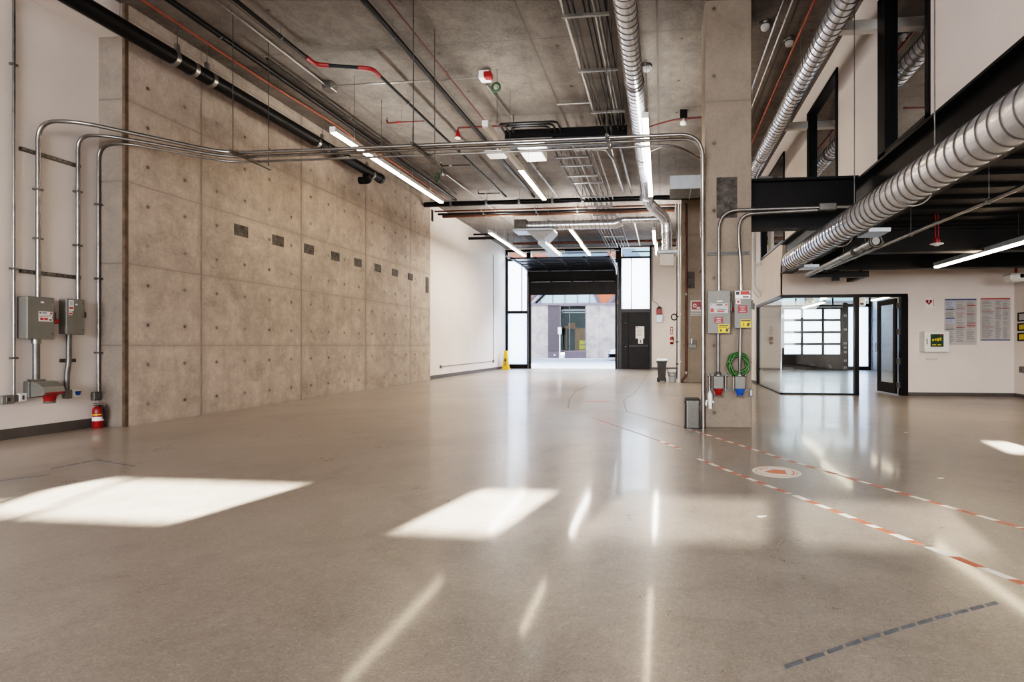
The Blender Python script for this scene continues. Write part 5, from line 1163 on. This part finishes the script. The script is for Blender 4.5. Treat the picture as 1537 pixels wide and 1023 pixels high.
tape([(-.586, 8.652), (-.76, 10.44), (-.62, 11.9), (-.49, 22.6)], .03, .6, 'worn floor tape running from the bend to the far wall', ['tape_worn'])
tape([(-1.63, 9.008), (-1.86, 10.4), (-2.06, 12.47), (-1.9, 14.5), (-1.74, 17.4)], .03, .5, 'worn curved floor tape left of the bend toward the street opening', ['tape_worn'])
tape([(-1.45, 10.134), (-1.0, 10.15)], .13, .5, 'faded red floor mark in the middle of the hall', ['tape_red'], 'mark')
tape([(.42, 1.83), (.75, 2.03), (1.1, 2.22), (1.44, 2.39)], .02, .10, 'worn blue floor tape dashes at the lower right', ['tape_blue'], gap=.18)
tape([(-5.6, 3.45), (-5.4, 3.62), (-5.17, 3.91)], .03, .14, 'blue floor tape by the left sun patch, left piece', ['tape_blue'], gap=.1)
tape([(-5.42, 4.1), (-5.39, 4.46)], .03, .12, 'blue floor tape corner piece behind the left sun patch', ['tape_blue'], gap=.1)
tape([(-5.39, 4.46), (-4.75, 4.25)], .025, .16, 'faint blue floor tape right of the corner piece', ['tape_blue'], gap=.3)
r = thing('floor_sticker', 'round white and orange arrow sticker on the floor between the striped tapes', 'sticker', (.995, 4.65, 0))
cx, cy, R = .995, 4.65, .205
circ = lambda rr, n=40: [(cx+rr*math.cos(2*PI*k/n), cy+rr*math.sin(2*PI*k/n)) for k in range(n)]
MB().prism(circ(R), 'z', 0, .0014).build('disc', 'tape_white', r)
b = MB()
def ring(r0, r1, z, a0=0, a1=2*PI, n=40):
    vs = []
    for k in range(n+1): a = a0+(a1-a0)*k/n; vs += [(cx+r0*math.cos(a), cy+r0*math.sin(a), z), (cx+r1*math.cos(a), cy+r1*math.sin(a), z)]
    b._add(vs, [(2*k, 2*k+1, 2*k+3, 2*k+2) for k in range(n)])
ring(.170, .176, .0022); ring(.135, .15, .0022, 1.9, 2.8); ring(.135, .15, .0022, -.8, .3)
b.build('orange_ring', 'sticker_orange', r)
b = MB().prism([(cx-.105, cy-.01), (cx-.01, cy+.08), (cx+.085, cy+.06), (cx+.07, cy-.085), (cx-.04, cy-.075)], 'z', .0014, .0024); b.build('arrow', 'sticker_orange', r)
for k, (x, y) in enumerate(((.62, 3.41), (2.28, 4.55), (3.05, 6.9))):
    o = MB().prism([(x, y), (x+.03, y+.008), (x+.055, y+.03), (x+.02, y+.03), (x-.01, y+.02)], 'z', 0, .002).build('paper_scrap', 'paper')
    tag(o, ['tiny white scrap on the floor below the round sticker', 'tiny white scrap on the floor right of the striped tapes', 'pale scrap on the floor far right before the poster wall'][k], 'scrap')

# ------------------------------------------------------------------ camera
cam = bpy.data.cameras.new('camera'); co = bpy.data.objects.new('camera', cam); C.objects.link(co)
co.location = (0, 0, 1.1); co.rotation_euler = (PI/2, 0, math.atan(81/780.))
cam.sensor_fit = 'HORIZONTAL'; cam.sensor_width = 36; cam.lens = 780/1537*36
cam.shift_x = -(912-768.5)/1537; cam.shift_y = (518-511.5)/1537
cam.clip_start = .05; cam.clip_end = 200
bpy.context.scene.camera = co

# ------------------------------------------------------------------ light
def lamp(name, kind, loc, energy, col=(1, 1, 1), size=None, rot=None, aim=None):
    L = bpy.data.lights.new(name, kind); L.energy = energy; L.color = col
    if size:
        L.shape = 'RECTANGLE'; L.size, L.size_y = size
    o = bpy.data.objects.new(name, L); C.objects.link(o); o.location = loc
    if aim: o.rotation_euler = Vector(aim).to_track_quat('-Z', 'Y').to_euler()
    return o
s = lamp('sun', 'SUN', (0, -20, 15), 62, (1, .95, .88), None, None, (.21, 1, -.437)); s.data.angle = math.radians(.5)
lamp('window_light_rear', 'AREA', (-3.8, -8.3, 2.7), 1150, (.98, .97, 1), (7.2, 3.2), None, (0, 1, 0))  # unseen fill panel, added before the rear glazing to brighten the hall
lamp('window_light_rear_right', 'AREA', (5.2, -6.0, 1.9), 200, (.98, .97, 1), (4.4, 1.9), None, (0, 1, 0))  # unseen fill panel, added at the rear to brighten the mezzanine side
for k, (x, y) in enumerate(((-5.24, 9.9), (-2.735, 9.9), (-.245, 9.9), (-5.2, 17.3), (-2.7, 17.3), (-.2, 17.3))):
    lamp('pendant_uplight', 'AREA', (x, y, 4.63), 42 if y < 12 else 95, (1, .96, .92), (.07, 4.0), None, (0, 0, 1))  # strips added over the pendants as extra fill for the ceiling
    if y > 12: lamp('pendant_downlight', 'AREA', (x, y, 4.49), 95, (1, .93, .86), (.07, 4.0), None, (0, 0, -1))  # extra strips added under the far pendants to brighten the back wall
lamp('skylight_street', 'AREA', (-2, 31, 8.5), 5200, (.82, .91, 1), (26, 5), None, (0, -1, -.45))  # unseen panel over the street, added to brighten panes and floor inside
lamp('pane_daylight', 'AREA', (-6.85, 24.65, 2.8), 55, (.86, .93, 1), (.9, 5), None, (0, -1, 0))  # unseen panels added just outside the frosted panes to make them bright
lamp('pane_daylight', 'AREA', (-1.2, 24.65, 4.0), 42, (.86, .93, 1), (1.25, 2.3), None, (0, -1, 0))
lamp('pane_daylight', 'AREA', (6.3, 24.65, 1.8), 230, (.86, .93, 1), (6.0, 3.4), None, (0, -1, 0))
lamp('mezzanine_light', 'AREA', (5.2, 1.5, 2.88), 300, (1, .97, .93), (3, 5), None, (0, .2, -1))  # unseen fill panel added under the deck to brighten the walls there
w = bpy.data.worlds.new('sky'); bpy.context.scene.world = w; w.use_nodes = True
nt = w.node_tree; g = G(nt); bg = nt.nodes['Background']
tc = g.n('ShaderNodeTexCoord'); sp = g.n('ShaderNodeSeparateXYZ'); g.l(tc.outputs['Generated'], sp.inputs[0])
g.l(g.mix(g.mr(sp.outputs[2], 0, .8, 0, 1), rgb(.92, .96, 1.0), rgb(.55, .72, 1.0)), bg.inputs[0])
bg.inputs[1].default_value = 3.8
v = bpy.context.scene.view_settings
v.view_transform = 'Filmic'; v.look = 'High Contrast'; v.exposure = 0.42
cy_ = bpy.context.scene.cycles
cy_.max_bounces = 10; cy_.diffuse_bounces = 5; cy_.glossy_bounces = 4; cy_.transparent_max_bounces = 12; cy_.transmission_bounces = 6
cy_.sample_clamp_indirect = 6.0; cy_.caustics_reflective = False; cy_.caustics_refractive = False
